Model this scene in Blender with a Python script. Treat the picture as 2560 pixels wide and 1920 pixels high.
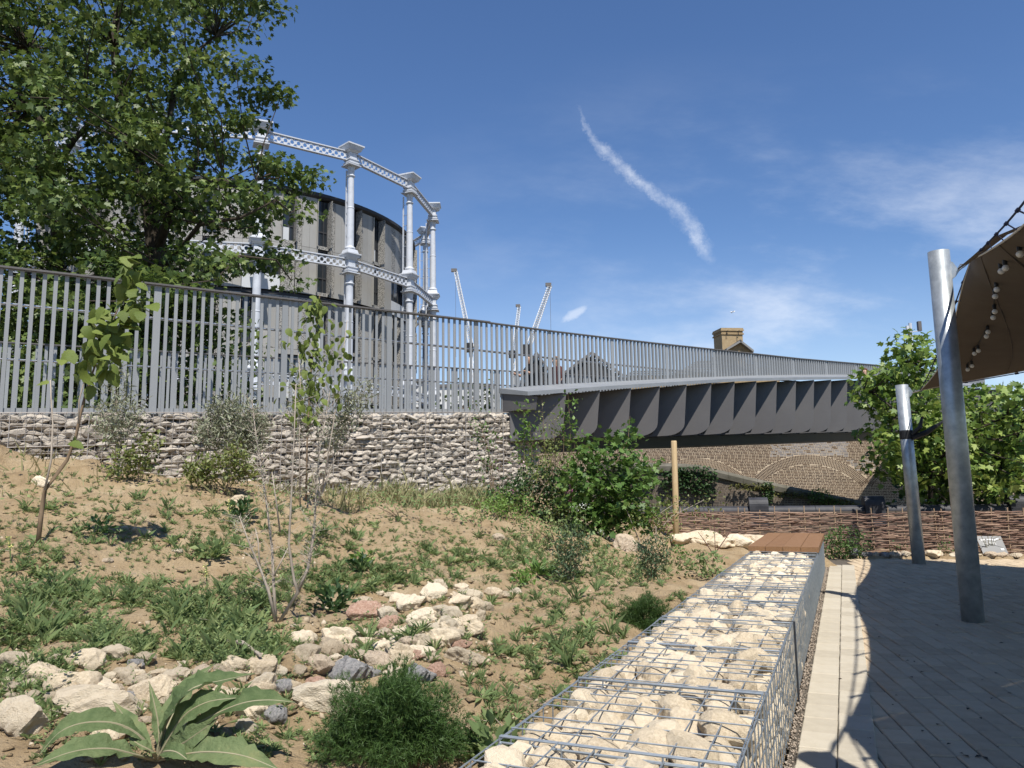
import bpy, bmesh, math, random
import numpy as np
from mathutils import Vector, Matrix
for o in list(bpy.data.objects): bpy.data.objects.remove(o)
random.seed(7); rng = np.random.default_rng(7)
R = math.radians
scene = bpy.context.scene; COL = scene.collection

# ------------------------------------------------------------------ camera
F = 1920.0; PITCH = R(7.6); ROLL = R(0.8); CH = 1.45
fw = np.array([0, math.cos(PITCH), math.sin(PITCH)])
up0 = np.array([0, -math.sin(PITCH), math.cos(PITCH)]); r0 = np.array([1., 0, 0])
up = up0*math.cos(ROLL)+r0*math.sin(ROLL); rt = r0*math.cos(ROLL)-up0*math.sin(ROLL)
CAM = np.array([0, 0, CH])
cd = bpy.data.cameras.new('camera'); cam = bpy.data.objects.new('camera', cd); COL.objects.link(cam)
cd.sensor_width = 36; cd.lens = 27.0; cd.clip_end = 6000; cd.clip_start = 0.05
cam.matrix_world = Matrix(((rt[0], up[0], -fw[0], 0), (rt[1], up[1], -fw[1], 0), (rt[2], up[2], -fw[2], CH), (0, 0, 0, 1)))
scene.camera = cam
def ray(x, y): return fw+rt*(x-1280)/F-up*(y-960)/F
def atY(x, y, Y):
    d = ray(x, y); return CAM+d*(Y/d[1])
def atZ(x, y, Z):
    d = ray(x, y); return CAM+d*((Z-CH)/d[2])
def proj(P):
    v = np.asarray(P, float)-CAM; w = v@fw
    return 1280+F*(v@rt)/w, 960-F*(v@up)/w

# ------------------------------------------------------------------ world and sun
SUN_EL = R(58); sunh = np.array([0.21, -0.978])
sund = Vector((sunh[0]*math.cos(SUN_EL), sunh[1]*math.cos(SUN_EL), math.sin(SUN_EL)))
world = bpy.data.worlds.new('World'); scene.world = world; world.use_nodes = True
wn = world.node_tree; wn.nodes.clear()
def N(nt, typ, **kw):
    n = nt.nodes.new(typ)
    for k, v in kw.items(): setattr(n, k, v)
    return n
def L(nt, a, b): nt.links.new(a, b)
def mth(nt, op, a, b=None, c=None, clamp=False):
    n = nt.nodes.new('ShaderNodeMath'); n.operation = op; n.use_clamp = clamp
    for i, v in enumerate((a, b, c)):
        if v is None: continue
        if isinstance(v, (int, float)): n.inputs[i].default_value = v
        else: nt.links.new(v, n.inputs[i])
    return n.outputs[0]
sky = N(wn, 'ShaderNodeTexSky', sky_type='NISHITA'); sky.sun_disc = False
sky.sun_elevation = SUN_EL; sky.sun_rotation = math.atan2(sunh[0], sunh[1])
sky.air_density = 1.0; sky.dust_density = 0.0; sky.ozone_density = 4.0; sky.altitude = 30
tc = N(wn, 'ShaderNodeTexCoord'); sep = N(wn, 'ShaderNodeSeparateXYZ'); L(wn, tc.outputs['Generated'], sep.inputs[0])
yy = mth(wn, 'MAXIMUM', sep.outputs[1], 0.05)
U = mth(wn, 'DIVIDE', sep.outputs[0], yy); V = mth(wn, 'DIVIDE', sep.outputs[2], yy)
front = mth(wn, 'GREATER_THAN', sep.outputs[1], 0.06)
def uv(px, py):
    d = ray(px, py); return d[0]/d[1], d[2]/d[1]
comb = N(wn, 'ShaderNodeCombineXYZ'); L(wn, U, comb.inputs[0]); L(wn, V, comb.inputs[1])
def noise(nt, vec, scale, detail=5, rough=.6, mapscale=None, off=(0, 0, 0), rot=0):
    if mapscale is not None:
        m = N(nt, 'ShaderNodeMapping'); m.inputs['Scale'].default_value = mapscale
        m.inputs['Location'].default_value = off; m.inputs['Rotation'].default_value = (0, 0, rot)
        L(nt, vec, m.inputs[0]); vec = m.outputs[0]
    n = N(nt, 'ShaderNodeTexNoise'); n.inputs['Scale'].default_value = scale
    n.inputs['Detail'].default_value = detail; n.inputs['Roughness'].default_value = rough
    L(nt, vec, n.inputs['Vector']); return n.outputs['Fac']
def smooth(nt, v, a, b):
    n = N(nt, 'ShaderNodeMapRange', interpolation_type='SMOOTHSTEP'); L(nt, v, n.inputs[0])
    n.inputs[1].default_value = a; n.inputs[2].default_value = b; return n.outputs[0]
# thin wind-blown vapour trail along a line on the sky
(u0, v0), (u1, v1) = uv(1435, 255), uv(1775, 660)
du, dv = u1-u0, v1-v0; ln = math.hypot(du, dv); du /= ln; dv /= ln
a_ = mth(wn, 'SUBTRACT', U, u0); b_ = mth(wn, 'SUBTRACT', V, v0)
s_ = mth(wn, 'ADD', mth(wn, 'MULTIPLY', a_, du), mth(wn, 'MULTIPLY', b_, dv))
t_ = mth(wn, 'SUBTRACT', mth(wn, 'MULTIPLY', b_, du), mth(wn, 'MULTIPLY', a_, dv))
n1 = noise(wn, comb.outputs[0], 9, 3, .5); n2 = noise(wn, comb.outputs[0], 70, 8, .78)
bow = mth(wn, 'MULTIPLY', mth(wn, 'SINE', mth(wn, 'MULTIPLY', s_, 3.14159/ln*2.0)), 0.010)
t_ = mth(wn, 'ADD', mth(wn, 'ADD', t_, bow), mth(wn, 'ADD', mth(wn, 'MULTIPLY', mth(wn, 'SUBTRACT', n1, .5), .045),
      mth(wn, 'MULTIPLY', mth(wn, 'SUBTRACT', n2, .5), .026)))
wid = mth(wn, 'MULTIPLY_ADD', smooth(wn, s_, 0.0, .10), .0068, .0014)
core = mth(wn, 'SUBTRACT', 1.0, smooth(wn, mth(wn, 'DIVIDE', mth(wn, 'ABSOLUTE', t_), wid), 0.0, 1.7))
ends = mth(wn, 'MULTIPLY', smooth(wn, s_, -.01, .05), mth(wn, 'SUBTRACT', 1.0, smooth(wn, s_, ln*.88, ln*1.06)))
streak = mth(wn, 'MULTIPLY_ADD', smooth(wn, noise(wn, comb.outputs[0], 30, 8, .74), .30, .78), .85, .25)
trail = mth(wn, 'MULTIPLY', mth(wn, 'MULTIPLY', core, ends), mth(wn, 'MULTIPLY', streak, .50))
# cirrus veils
c1 = noise(wn, comb.outputs[0], 2.2, 8, .62, (1, 2.6, 1), (3.1, 1.7, 0), .5)
c2 = noise(wn, comb.outputs[0], 1.3, 2, .5, (1, 1, 1), (.35, .6, 0))
lowmask = mth(wn, 'SUBTRACT', 1.0, smooth(wn, V, .18, .62))
rmask = smooth(wn, U, -.25, .55)
veil = mth(wn, 'MULTIPLY', mth(wn, 'MULTIPLY', smooth(wn, c1, .42, .78), mth(wn, 'MULTIPLY', rmask, lowmask)), .85)
haze_low = mth(wn, 'MULTIPLY', mth(wn, 'SUBTRACT', 1.0, smooth(wn, V, .0, .36)), .24)
# small puff
pu, pv = uv(1440, 783)
pa = mth(wn, 'SUBTRACT', U, pu); pb = mth(wn, 'SUBTRACT', V, pv)
pr = mth(wn, 'ADD', mth(wn, 'MULTIPLY', pa, .88), mth(wn, 'MULTIPLY', pb, .47)); pq = mth(wn, 'SUBTRACT', mth(wn, 'MULTIPLY', pb, .88), mth(wn, 'MULTIPLY', pa, .47))
pd = mth(wn, 'SQRT', mth(wn, 'ADD', mth(wn, 'POWER', mth(wn, 'DIVIDE', pr, .024), 2.0), mth(wn, 'POWER', mth(wn, 'DIVIDE', pq, .0085), 2.0)))
puff = mth(wn, 'MULTIPLY', mth(wn, 'SUBTRACT', 1.0, smooth(wn, mth(wn, 'ADD', pd, mth(wn, 'MULTIPLY', mth(wn, 'SUBTRACT', noise(wn, comb.outputs[0], 45, 5, .65), .5), 1.4)), .3, 1.15)), .5)
fac = mth(wn, 'MULTIPLY', mth(wn, 'MAXIMUM', mth(wn, 'MAXIMUM', trail, puff), mth(wn, 'ADD', veil, haze_low)), front, clamp=True)
mixc = N(wn, 'ShaderNodeMix', data_type='RGBA'); L(wn, fac, mixc.inputs[0])
hsv = N(wn, 'ShaderNodeHueSaturation'); hsv.inputs['Saturation'].default_value = 1.12; hsv.inputs['Hue'].default_value = .506; L(wn, sky.outputs[0], hsv.inputs['Color']); L(wn, hsv.outputs[0], mixc.inputs[6]); mixc.inputs[7].default_value = (7.2, 7.6, 8.3, 1)
bg = N(wn, 'ShaderNodeBackground'); bg.inputs[1].default_value = 0.10; L(wn, mixc.outputs[2], bg.inputs[0])
wo = N(wn, 'ShaderNodeOutputWorld'); L(wn, bg.outputs[0], wo.inputs[0])
sl = bpy.data.lights.new('sun', 'SUN'); sl.energy = 5.0; sl.angle = R(.53); sl.color = (1, .955, .88)
so = bpy.data.objects.new('sun', sl); COL.objects.link(so)
so.rotation_euler = sund.to_track_quat('Z', 'Y').to_euler(); so.location = (0, -20, 40)
vs = scene.view_settings; vs.view_transform = 'Standard'; vs.look = 'None'; vs.gamma = 1; vs.exposure = 0.45; vs.use_curve_mapping = False

# ------------------------------------------------------------------ materials
MATS = {}
def mat(name, cols, rough=.8, metal=0., rnd=None, nscale=6., nmix=.5, bump=0., bscale=40., transl=0., spec=.3, stretch=(1, 1, 1), coords='Object', ndetail=6, alpha=None, bdist=.02):
    if name in MATS: return MATS[name]
    m = bpy.data.materials.new(name); m.use_nodes = True; nt = m.node_tree; nt.nodes.clear()
    out = N(nt, 'ShaderNodeOutputMaterial'); p = N(nt, 'ShaderNodeBsdfPrincipled')
    p.inputs['Roughness'].default_value = rough; p.inputs['Metallic'].default_value = metal
    p.inputs['Specular IOR Level'].default_value = spec
    t = N(nt, 'ShaderNodeTexCoord'); vec = t.outputs[coords]
    nz = noise(nt, vec, nscale, ndetail, .62, stretch)
    val = nz
    if rnd == 'island':
        g = N(nt, 'ShaderNodeNewGeometry'); rv = g.outputs['Random Per Island']
    elif rnd == 'object':
        g = N(nt, 'ShaderNodeObjectInfo'); rv = g.outputs['Random']
    else: rv = None
    st = mth(nt, 'MULTIPLY_ADD', mth(nt, 'SUBTRACT', nz, .5), 1.7, .5)
    if rv is not None: val = mth(nt, 'ADD', mth(nt, 'MULTIPLY', st, nmix), mth(nt, 'MULTIPLY', rv, 1-nmix), clamp=True)
    else: val = mth(nt, 'ADD', st, 0.0, clamp=True)
    cr = N(nt, 'ShaderNodeValToRGB'); L(nt, val, cr.inputs[0]); e = cr.color_ramp.elements
    while len(e) < len(cols): e.new(.5)
    for i, c in enumerate(cols):
        e[i].position = i/max(1, len(cols)-1); e[i].color = (*c, 1)
    L(nt, cr.outputs[0], p.inputs['Base Color'])
    if bump > 0:
        bz = noise(nt, vec, bscale, 6, .65, stretch); b = N(nt, 'ShaderNodeBump'); b.inputs['Strength'].default_value = bump
        b.inputs['Distance'].default_value = bdist; L(nt, bz, b.inputs['Height']); L(nt, b.outputs[0], p.inputs['Normal'])
    sh = p.outputs[0]
    if transl > 0:
        tr = N(nt, 'ShaderNodeBsdfTranslucent'); hs = N(nt, 'ShaderNodeHueSaturation'); hs.inputs['Value'].default_value = 1.5
        hs.inputs['Hue'].default_value = .49; L(nt, cr.outputs[0], hs.inputs['Color']); L(nt, hs.outputs[0], tr.inputs[0])
        mx = N(nt, 'ShaderNodeMixShader'); mx.inputs[0].default_value = transl; L(nt, sh, mx.inputs[1]); L(nt, tr.outputs[0], mx.inputs[2]); sh = mx.outputs[0]
    if alpha is not None:
        tp = N(nt, 'ShaderNodeBsdfTransparent'); mx = N(nt, 'ShaderNodeMixShader'); mx.inputs[0].default_value = alpha
        L(nt, tp.outputs[0], mx.inputs[1]); L(nt, sh, mx.inputs[2]); sh = mx.outputs[0]
    L(nt, sh, out.inputs[0]); MATS[name] = m; return m

m_soil = mat('soil', [(.155, .108, .058), (.295, .212, .120), (.365, .275, .166), (.45, .36, .235)], .95, nscale=3.1, bump=1.0, bscale=26, ndetail=12, bdist=.05)
m_ground = mat('ground_earth', [(.10, .085, .06), (.18, .15, .11)], .95, nscale=.6)
m_water = mat('canal_water', [(.02, .03, .025), (.03, .045, .035)], .08, nscale=.5, bump=.15, bscale=3)
m_lime = mat('limestone', [(.27, .21, .145), (.52, .435, .315), (.68, .60, .465)], .9, rnd='object', nscale=7, nmix=.55, bump=.8, bscale=22, ndetail=9)
m_white = mat('chalk_stone', [(.36, .275, .175), (.64, .535, .385), (.79, .69, .53)], .9, rnd='object', nscale=9, nmix=.6, bump=.7, bscale=26, ndetail=9)
m_pink = mat('reddish_stone', [(.22, .12, .08), (.40, .25, .18), (.55, .42, .33)], .9, nscale=9, bump=.7, bscale=26)
m_greystone = mat('grey_stone', [(.10, .10, .105), (.22, .215, .21), (.40, .37, .34)], .85, nscale=8, bump=.6, bscale=26)
m_tan = mat('tan_stone', [(.26, .20, .14), (.46, .37, .27), (.60, .50, .38)], .9, nscale=8, bump=.7, bscale=26)
m_gabs = mat('gabion_wall_stone', [(.17, .142, .112), (.35, .305, .25), (.46, .41, .345), (.60, .55, .47)], .9, rnd='object', nscale=9, nmix=.5, bump=.6, bscale=28)
m_gabs_i = mat('gabion_wall_stone_joined', [(.17, .142, .112), (.35, .305, .25), (.46, .41, .345), (.60, .55, .47)], .9, rnd='island', nscale=9, nmix=.5, bump=.6, bscale=28)
m_white_i = mat('chalk_stone_joined', [(.36, .28, .18), (.64, .535, .385), (.79, .69, .53)], .9, rnd='island', nscale=9, nmix=.5, bump=.7, bscale=26)
m_core = mat('dark_filler', [(.10, .085, .065), (.26, .22, .17)], .95, nscale=18, bump=.8, bscale=30)  # darker than the stones, for the filler that blocks light between them
m_galv = mat('galvanised_steel', [(.22, .245, .255), (.36, .385, .395), (.50, .525, .53)], .40, metal=.55, nscale=9, bump=.05, bscale=90, spec=.5)
m_wire = mat('galvanised_wire', [(.24, .27, .30), (.36, .40, .43)], .45, metal=.6, nscale=30)
m_wirer = mat('weathered_wire', [(.30, .27, .245), (.46, .43, .40)], .6, metal=.3, nscale=20)
m_black = mat('black_clip', [(.02, .022, .026), (.04, .042, .05)], .5, nscale=20)
m_slat = mat('grey_painted_slat', [(.225, .234, .238), (.262, .271, .275), (.30, .31, .312)], .55, metal=.08, rnd='object', nscale=1.6, nmix=.6, spec=.4, stretch=(3, 3, .6))
m_cap = mat('bronze_grey_rail', [(.11, .10, .095), (.17, .158, .148)], .55, metal=.3, nscale=3)
m_tube = mat('stainless_tube', [(.50, .50, .50), (.62, .62, .61)], .25, metal=.9, nscale=8)
m_bridge = mat('dark_grey_bridge_steel', [(.104, .099, .101), (.118, .113, .113), (.132, .126, .124)], .55, metal=.1, nscale=1.2, spec=.35)
m_ledge = mat('bridge_edge_steel', [(.24, .25, .26), (.32, .33, .335)], .5, metal=.3, nscale=2)
m_brick_i = mat('stock_brick_joined', [(.05, .035, .026), (.115, .078, .052), (.20, .14, .09)], .92, rnd='island', nscale=.35, nmix=.42, bump=.0)
m_brick_o = mat('stock_brick', [(.06, .04, .03), (.11, .075, .05), (.17, .12, .08)], .92, rnd='object', nscale=3, nmix=.3)
m_mortar = mat('lime_mortar', [(.44, .345, .235), (.58, .475, .345)], .95, nscale=.5)
m_brickd_i = mat('sooty_brick_joined', [(.035, .03, .028), (.10, .078, .06), (.17, .13, .095)], .92, rnd='island', nscale=.5, nmix=.5)
m_mortard = mat('sooty_mortar', [(.14, .125, .105), (.32, .275, .22)], .95, nscale=.8)
m_yellowbrick = mat('yellow_stock_brick', [(.18, .125, .065), (.29, .21, .115), (.38, .295, .18)], .9, rnd='object', nscale=5, nmix=.6, bump=.3, bscale=12)
m_cop = mat('weathered_coping', [(.065, .06, .04), (.125, .115, .09), (.19, .175, .15)], .95, nscale=1.5, bump=.4, bscale=10)
m_blackcop = mat('black_coping', [(.018, .018, .021), (.035, .035, .04), (.06, .06, .066)], .55, nscale=4, bump=.2, bscale=14)
m_pave = mat('paving_block', [(.36, .278, .185), (.48, .378, .258), (.56, .455, .315)], .92, rnd='object', nscale=9, nmix=.55, bump=.3, bscale=70)
m_pave_i = mat('paving_block_joined', [(.36, .278, .185), (.48, .378, .258), (.56, .455, .315)], .92, rnd='island', nscale=9, nmix=.55, bump=.3, bscale=70)
m_joint = mat('paving_joint', [(.06, .052, .042), (.13, .11, .088)], .98, nscale=30)
m_gravel = mat('edge_gravel', [(.22, .17, .13), (.42, .36, .29)], .95, rnd='island', nscale=30)
m_wood = mat('oiled_hardwood', [(.15, .075, .033), (.23, .125, .06), (.30, .175, .095)], .6, rnd='object', nscale=5, nmix=.75, stretch=(14, 1, 14), bump=.15, bscale=12)
m_post = mat('peeled_pine', [(.36, .25, .125), (.47, .345, .19), (.54, .42, .26)], .75, nscale=5, stretch=(6, 6, .6), bump=.15, bscale=10)
m_wattle = mat('hazel_rod', [(.085, .045, .036), (.24, .15, .11), (.40, .285, .20)], .85, rnd='object', nscale=9, nmix=.4, bump=.3, bscale=30)
m_stake = mat('hazel_stake', [(.24, .16, .10), (.38, .28, .18)], .85, rnd='object', nscale=9)
m_bark = mat('tree_bark', [(.022, .018, .013), (.05, .040, .029), (.09, .074, .055)], .95, nscale=5, stretch=(2, 2, .8), bump=.6, bscale=14)
m_twig = mat('pale_twig', [(.26, .215, .17), (.44, .38, .31)], .85, nscale=12)
m_twigb = mat('brown_twig', [(.13, .09, .055), (.25, .18, .115)], .85, nscale=12)
m_twigp = mat('purple_twig', [(.07, .03, .03), (.14, .07, .055)], .8, nscale=12)
def leafm(name, a, b, c, tr=.28, rough=.52): return mat(name, [a, b, c], rough, rnd='island', nscale=.5, nmix=.35, transl=tr, spec=.45)
m_plane = leafm('plane_leaf', (.026, .054, .011), (.074, .120, .024), (.21, .26, .068))
m_young = leafm('young_plane_leaf', (.035, .08, .012), (.12, .195, .033), (.34, .40, .10))
m_hazel = leafm('hazel_leaf', (.07, .115, .02), (.135, .19, .04), (.20, .26, .06))
m_green = leafm('shrub_leaf', (.035, .085, .014), (.085, .16, .033), (.18, .275, .07))
m_rose = leafm('rose_leaf', (.07, .10, .022), (.15, .185, .05), (.25, .265, .085))
m_dark = leafm('dark_leaf', (.016, .045, .014), (.04, .085, .025), (.075, .13, .04))
m_weed = leafm('weed_leaf', (.088, .145, .05), (.165, .232, .088), (.29, .33, .135), .35, .75)
m_silver = leafm('silvery_leaf', (.15, .17, .10), (.24, .26, .17), (.34, .34, .24), .2, .6)
m_feather = leafm('feathery_leaf', (.026, .062, .012), (.052, .105, .022), (.105, .17, .045), .25, .6)
m_grass = leafm('dry_grass', (.12, .12, .045), (.23, .215, .10), (.36, .32, .18), .25, .7)
m_lush = leafm('lush_leaf', (.06, .13, .02), (.12, .21, .04), (.19, .29, .07))
m_conif = leafm('rosemary_leaf', (.03, .06, .022), (.055, .095, .04), (.10, .14, .075), .1, .6)
m_mull = mat('mullein_leaf', [(.045, .075, .025), (.088, .13, .05), (.16, .205, .09), (.25, .25, .11)], .62, rnd='object', nscale=13, nmix=.7, transl=.25, spec=.25, bump=.7, bscale=38)
m_mullrib = mat('mullein_rib', [(.22, .20, .12), (.30, .26, .17)], .6, nscale=10)
m_ivy = leafm('moss_ivy', (.05, .055, .012), (.10, .10, .02), (.16, .15, .035), .1, .7)
m_flower = leafm('magenta_flower', (.25, .04, .14), (.42, .10, .27), (.55, .22, .4))
m_wflower = leafm('white_flower', (.6, .6, .52), (.75, .75, .7), (.85, .85, .82))
m_yflower = leafm('yellow_flower', (.5, .48, .12), (.62, .6, .2), (.7, .68, .3))
m_frame = mat('gasholder_paint', [(.40, .42, .455), (.50, .52, .555), (.56, .58, .615)], .5, nscale=2.2, spec=.35)
m_drum = mat('grey_metal_panel', [(.255, .245, .225), (.30, .29, .268), (.34, .328, .305)], .55, metal=.15, rnd='object', nscale=.8, nmix=.5)
m_drumdark = mat('dark_fascia', [(.025, .025, .027), (.045, .045, .047)], .6, nscale=2)
m_glass = mat('window_glass', [(.012, .016, .02), (.03, .036, .042)], .08, nscale=.4, spec=.45)
m_blind = mat('pale_window_blind', [(.42, .44, .46), (.52, .53, .54)], .5, nscale=.6, spec=.5)
m_bronze = mat('bronze_edge', [(.30, .18, .08), (.42, .27, .13)], .5, metal=.3, nscale=3)
m_slate = mat('grey_slate', [(.13, .128, .125), (.20, .195, .185), (.25, .24, .225)], .8, rnd='island', nscale=.8, nmix=.6)
m_darkwall = mat('sooty_gable_wall', [(.02, .019, .019), (.04, .037, .036)], .9, nscale=2)
m_farwall = mat('far_pale_wall', [(.5, .5, .48), (.62, .61, .59)], .8, nscale=.5)
m_crane = mat('white_crane_paint', [(.66, .67, .68), (.76, .77, .78)], .5, nscale=1)
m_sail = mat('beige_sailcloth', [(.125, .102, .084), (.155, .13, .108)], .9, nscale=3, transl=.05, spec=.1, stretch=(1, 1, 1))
m_hem = mat('pale_hem', [(.55, .52, .47), (.62, .59, .54)], .9, nscale=3)
m_rope = mat('navy_rope', [(.012, .015, .04), (.025, .03, .07)], .8, nscale=20)
m_bulb = mat('frosted_bulb', [(.62, .60, .56), (.72, .70, .66)], .3, nscale=4, spec=.5)
m_plastic = mat('black_plastic', [(.012, .012, .013), (.025, .025, .027)], .5, nscale=6)
m_shack = mat('shackle_steel', [(.35, .35, .35), (.5, .5, .5)], .3, metal=.9, nscale=10)
m_signp = mat('dark_info_board', [(.035, .038, .042), (.06, .064, .07)], .35, nscale=4)
m_signw = mat('sign_white', [(.62, .62, .6), (.7, .7, .68)], .6, nscale=6)
m_skin = mat('skin', [(.45, .27, .19), (.52, .33, .24)], .6, nscale=5)
m_hairb = mat('dark_hair', [(.012, .01, .009), (.03, .024, .02)], .6, nscale=20)
m_hairr = mat('reddish_brown_hair', [(.07, .025, .016), (.15, .06, .035)], .6, nscale=20)
m_hairl = mat('light_brown_hair', [(.12, .07, .035), (.25, .16, .09)], .6, nscale=20)
m_cloth_k = mat('black_cloth', [(.012, .012, .014), (.025, .025, .03)], .9, nscale=10)
m_cloth_r = mat('dark_red_cloth', [(.07, .022, .022), (.12, .045, .04)], .9, nscale=10)
m_cloth_g = mat('grey_cloth', [(.10, .10, .11), (.16, .16, .17)], .9, nscale=10)

# perforated panel: fine dot relief as colour
def perfo():
    m = bpy.data.materials.new('perforated_panel'); m.use_nodes = True; nt = m.node_tree; p = nt.nodes['Principled BSDF']
    t = N(nt, 'ShaderNodeTexCoord'); v = N(nt, 'ShaderNodeTexVoronoi'); v.inputs['Scale'].default_value = 13.0; L(nt, t.outputs['Object'], v.inputs['Vector'])
    cr = N(nt, 'ShaderNodeValToRGB'); cr.color_ramp.elements[0].position = .30; cr.color_ramp.elements[1].position = .48
    cr.color_ramp.elements[0].color = (.03, .03, .028, 1); cr.color_ramp.elements[1].color = (.28, .268, .245, 1)
    L(nt, v.outputs['Distance'], cr.inputs[0]); L(nt, cr.outputs[0], p.inputs['Base Color']); p.inputs['Roughness'].default_value = .6
    return m
m_perf = perfo()

# ------------------------------------------------------------------ object helpers
def tag(o, label=None, cat=None, group=None, kind=None):
    if label: o['label'] = label
    if cat: o['category'] = cat
    if group: o['group'] = group
    if kind: o['kind'] = kind
    return o
def empty(name, loc=(0, 0, 0), label=None, cat=None, group=None):
    o = bpy.data.objects.new(name, None); COL.objects.link(o); o.location = loc; o.empty_display_size = .2
    return tag(o, label, cat, group)
def link(name, me, m=None, parent=None, smooth=False):
    if m is not None and len(me.materials) == 0: me.materials.append(m)
    o = bpy.data.objects.new(name, me); COL.objects.link(o)
    if parent is not None:
        o.parent = parent; o.matrix_parent_inverse = parent.matrix_basis.inverted()
    if smooth: me.polygons.foreach_set('use_smooth', [True]*len(me.polygons))
    return o
class MB:
    def __init__(s): s.v = []; s.f = []; s.mi = []
    def add(s, vs, fs, mi=0):
        b = len(s.v); s.v += [tuple(map(float, q)) for q in vs]; s.f += [tuple(b+i for i in q) for q in fs]; s.mi += [mi]*len(fs)
    def quad(s, a, b, c, d, mi=0): s.add([a, b, c, d], [(0, 1, 2, 3)], mi)
    def box(s, c, ax, ay, az, mi=0):
        c = np.asarray(c, float); ax = np.asarray(ax, float); ay = np.asarray(ay, float); az = np.asarray(az, float)
        vs = [c+i*ax+j*ay+k*az for k in (-1, 1) for j in (-1, 1) for i in (-1, 1)]
        fs = [(0, 2, 3, 1), (4, 5, 7, 6), (0, 1, 5, 4), (2, 6, 7, 3), (0, 4, 6, 2), (1, 3, 7, 5)]
        if np.dot(np.cross(ax, ay), az) < 0: fs = [q[::-1] for q in fs]
        s.add(vs, fs, mi)
    def bb(s, x0, x1, y0, y1, z0, z1, mi=0):
        s.box(((x0+x1)/2, (y0+y1)/2, (z0+z1)/2), ((x1-x0)/2, 0, 0), (0, (y1-y0)/2, 0), (0, 0, (z1-z0)/2), mi)
    def tube(s, pts, rad, n=6, cap=True, mi=0):
        pts = [np.asarray(p, float) for p in pts]; k = len(pts)
        rad = [rad]*k if np.isscalar(rad) else list(rad)
        ref = np.array([.3, .2, .93]); rings = []
        for i in range(k):
            d = pts[min(i+1, k-1)]-pts[max(i-1, 0)]; d = d/(np.linalg.norm(d)+1e-12)
            a = np.cross(d, ref)
            if np.linalg.norm(a) < .1: a = np.cross(d, [1, 0, 0])
            a /= np.linalg.norm(a); b = np.cross(d, a)
            rings.append([pts[i]+rad[i]*(math.cos(2*math.pi*j/n)*a+math.sin(2*math.pi*j/n)*b) for j in range(n)])
        fs = []
        for i in range(k-1):
            for j in range(n): fs.append((i*n+j, i*n+(j+1) % n, (i+1)*n+(j+1) % n, (i+1)*n+j))
        if cap: fs.append(tuple(range(n))[::-1]); fs.append(tuple((k-1)*n+j for j in range(n)))
        s.add([p for r in rings for p in r], fs, mi)
    def lathe(s, c, prof, n=16, mi=0):
        vs = []; fs = []; k = len(prof)
        for r, z in prof:
            for j in range(n): vs.append((c[0]+r*math.cos(2*math.pi*j/n), c[1]+r*math.sin(2*math.pi*j/n), c[2]+z))
        for i in range(k-1):
            for j in range(n): fs.append((i*n+j, i*n+(j+1) % n, (i+1)*n+(j+1) % n, (i+1)*n+j))
        fs.append(tuple(range(n))[::-1]); fs.append(tuple((k-1)*n+j for j in range(n)))
        s.add(vs, fs, mi)
    def prism(s, poly, d, mi=0):
        poly = [np.asarray(p, float) for p in poly]; d = np.asarray(d, float); n = len(poly)
        vs = poly+[p+d for p in poly]
        fs = [tuple(range(n))[::-1], tuple(range(n, 2*n))]+[(i, (i+1) % n, n+(i+1) % n, n+i) for i in range(n)]
        nn = np.zeros(3)
        for i in range(n): nn += np.cross(poly[i], poly[(i+1) % n])
        if np.dot(nn, d) < 0: fs = [q[::-1] for q in fs]
        s.add(vs, fs, mi)
    def mesh(s, name, mats=()):
        me = bpy.data.meshes.new(name); me.from_pydata(s.v, [], s.f)
        for m in mats: me.materials.append(m)
        if len(mats) > 1: me.polygons.foreach_set('material_index', s.mi)
        me.update(); return me
    def build(s, name, m, parent=None, smooth=False):
        ms = m if isinstance(m, (list, tuple)) else [m]
        return link(name, s.mesh(name, ms), None, parent, smooth)
def npmesh(name, V, faces, m, smooth=False):
    """V (n,3), faces (k,c) int array of equal-sized faces"""
    me = bpy.data.meshes.new(name); k, c = faces.shape
    me.vertices.add(len(V)); me.vertices.foreach_set('co', np.ascontiguousarray(V, dtype=np.float32).ravel())
    me.loops.add(k*c); me.loops.foreach_set('vertex_index', np.ascontiguousarray(faces, dtype=np.int32).ravel())
    me.polygons.add(k); me.polygons.foreach_set('loop_start', np.arange(0, k*c, c, dtype=np.int32))
    me.polygons.foreach_set('loop_total', np.full(k, c, dtype=np.int32))
    if smooth: me.polygons.foreach_set('use_smooth', np.ones(k, dtype=bool))
    me.materials.append(m); me.update(calc_edges=True); return me
def scatter(tv, tf, pos, scale, rot):
    """template verts (k,3), faces (f,c); pos (n,3); scale (n,) or (n,3); rot (n,3,3) -> V,F"""
    n = len(pos); k = len(tv); sc = np.asarray(scale, float)
    if sc.ndim == 1: sc = np.repeat(sc[:, None], 3, 1)
    P = tv[None]*sc[:, None, :]
    P = np.einsum('nij,nkj->nki', rot, P)+np.asarray(pos)[:, None, :]
    Fc = tf[None]+(np.arange(n)*k)[:, None, None]
    return P.reshape(-1, 3), Fc.reshape(-1, tf.shape[1])
def frames(axis, nrm):
    """rotation matrices whose Y is axis and Z near nrm"""
    y = axis/np.linalg.norm(axis, axis=1, keepdims=True)
    x = np.cross(y, nrm); x /= np.linalg.norm(x, axis=1, keepdims=True)+1e-9
    z = np.cross(x, y); return np.stack([x, y, z], 2)
def randdir(n, zmin=-1., zmax=1.):
    z = rng.uniform(zmin, zmax, n); a = rng.uniform(0, 2*np.pi, n); r = np.sqrt(np.maximum(0, 1-z*z))
    return np.stack([r*np.cos(a), r*np.sin(a), z], 1)
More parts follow.
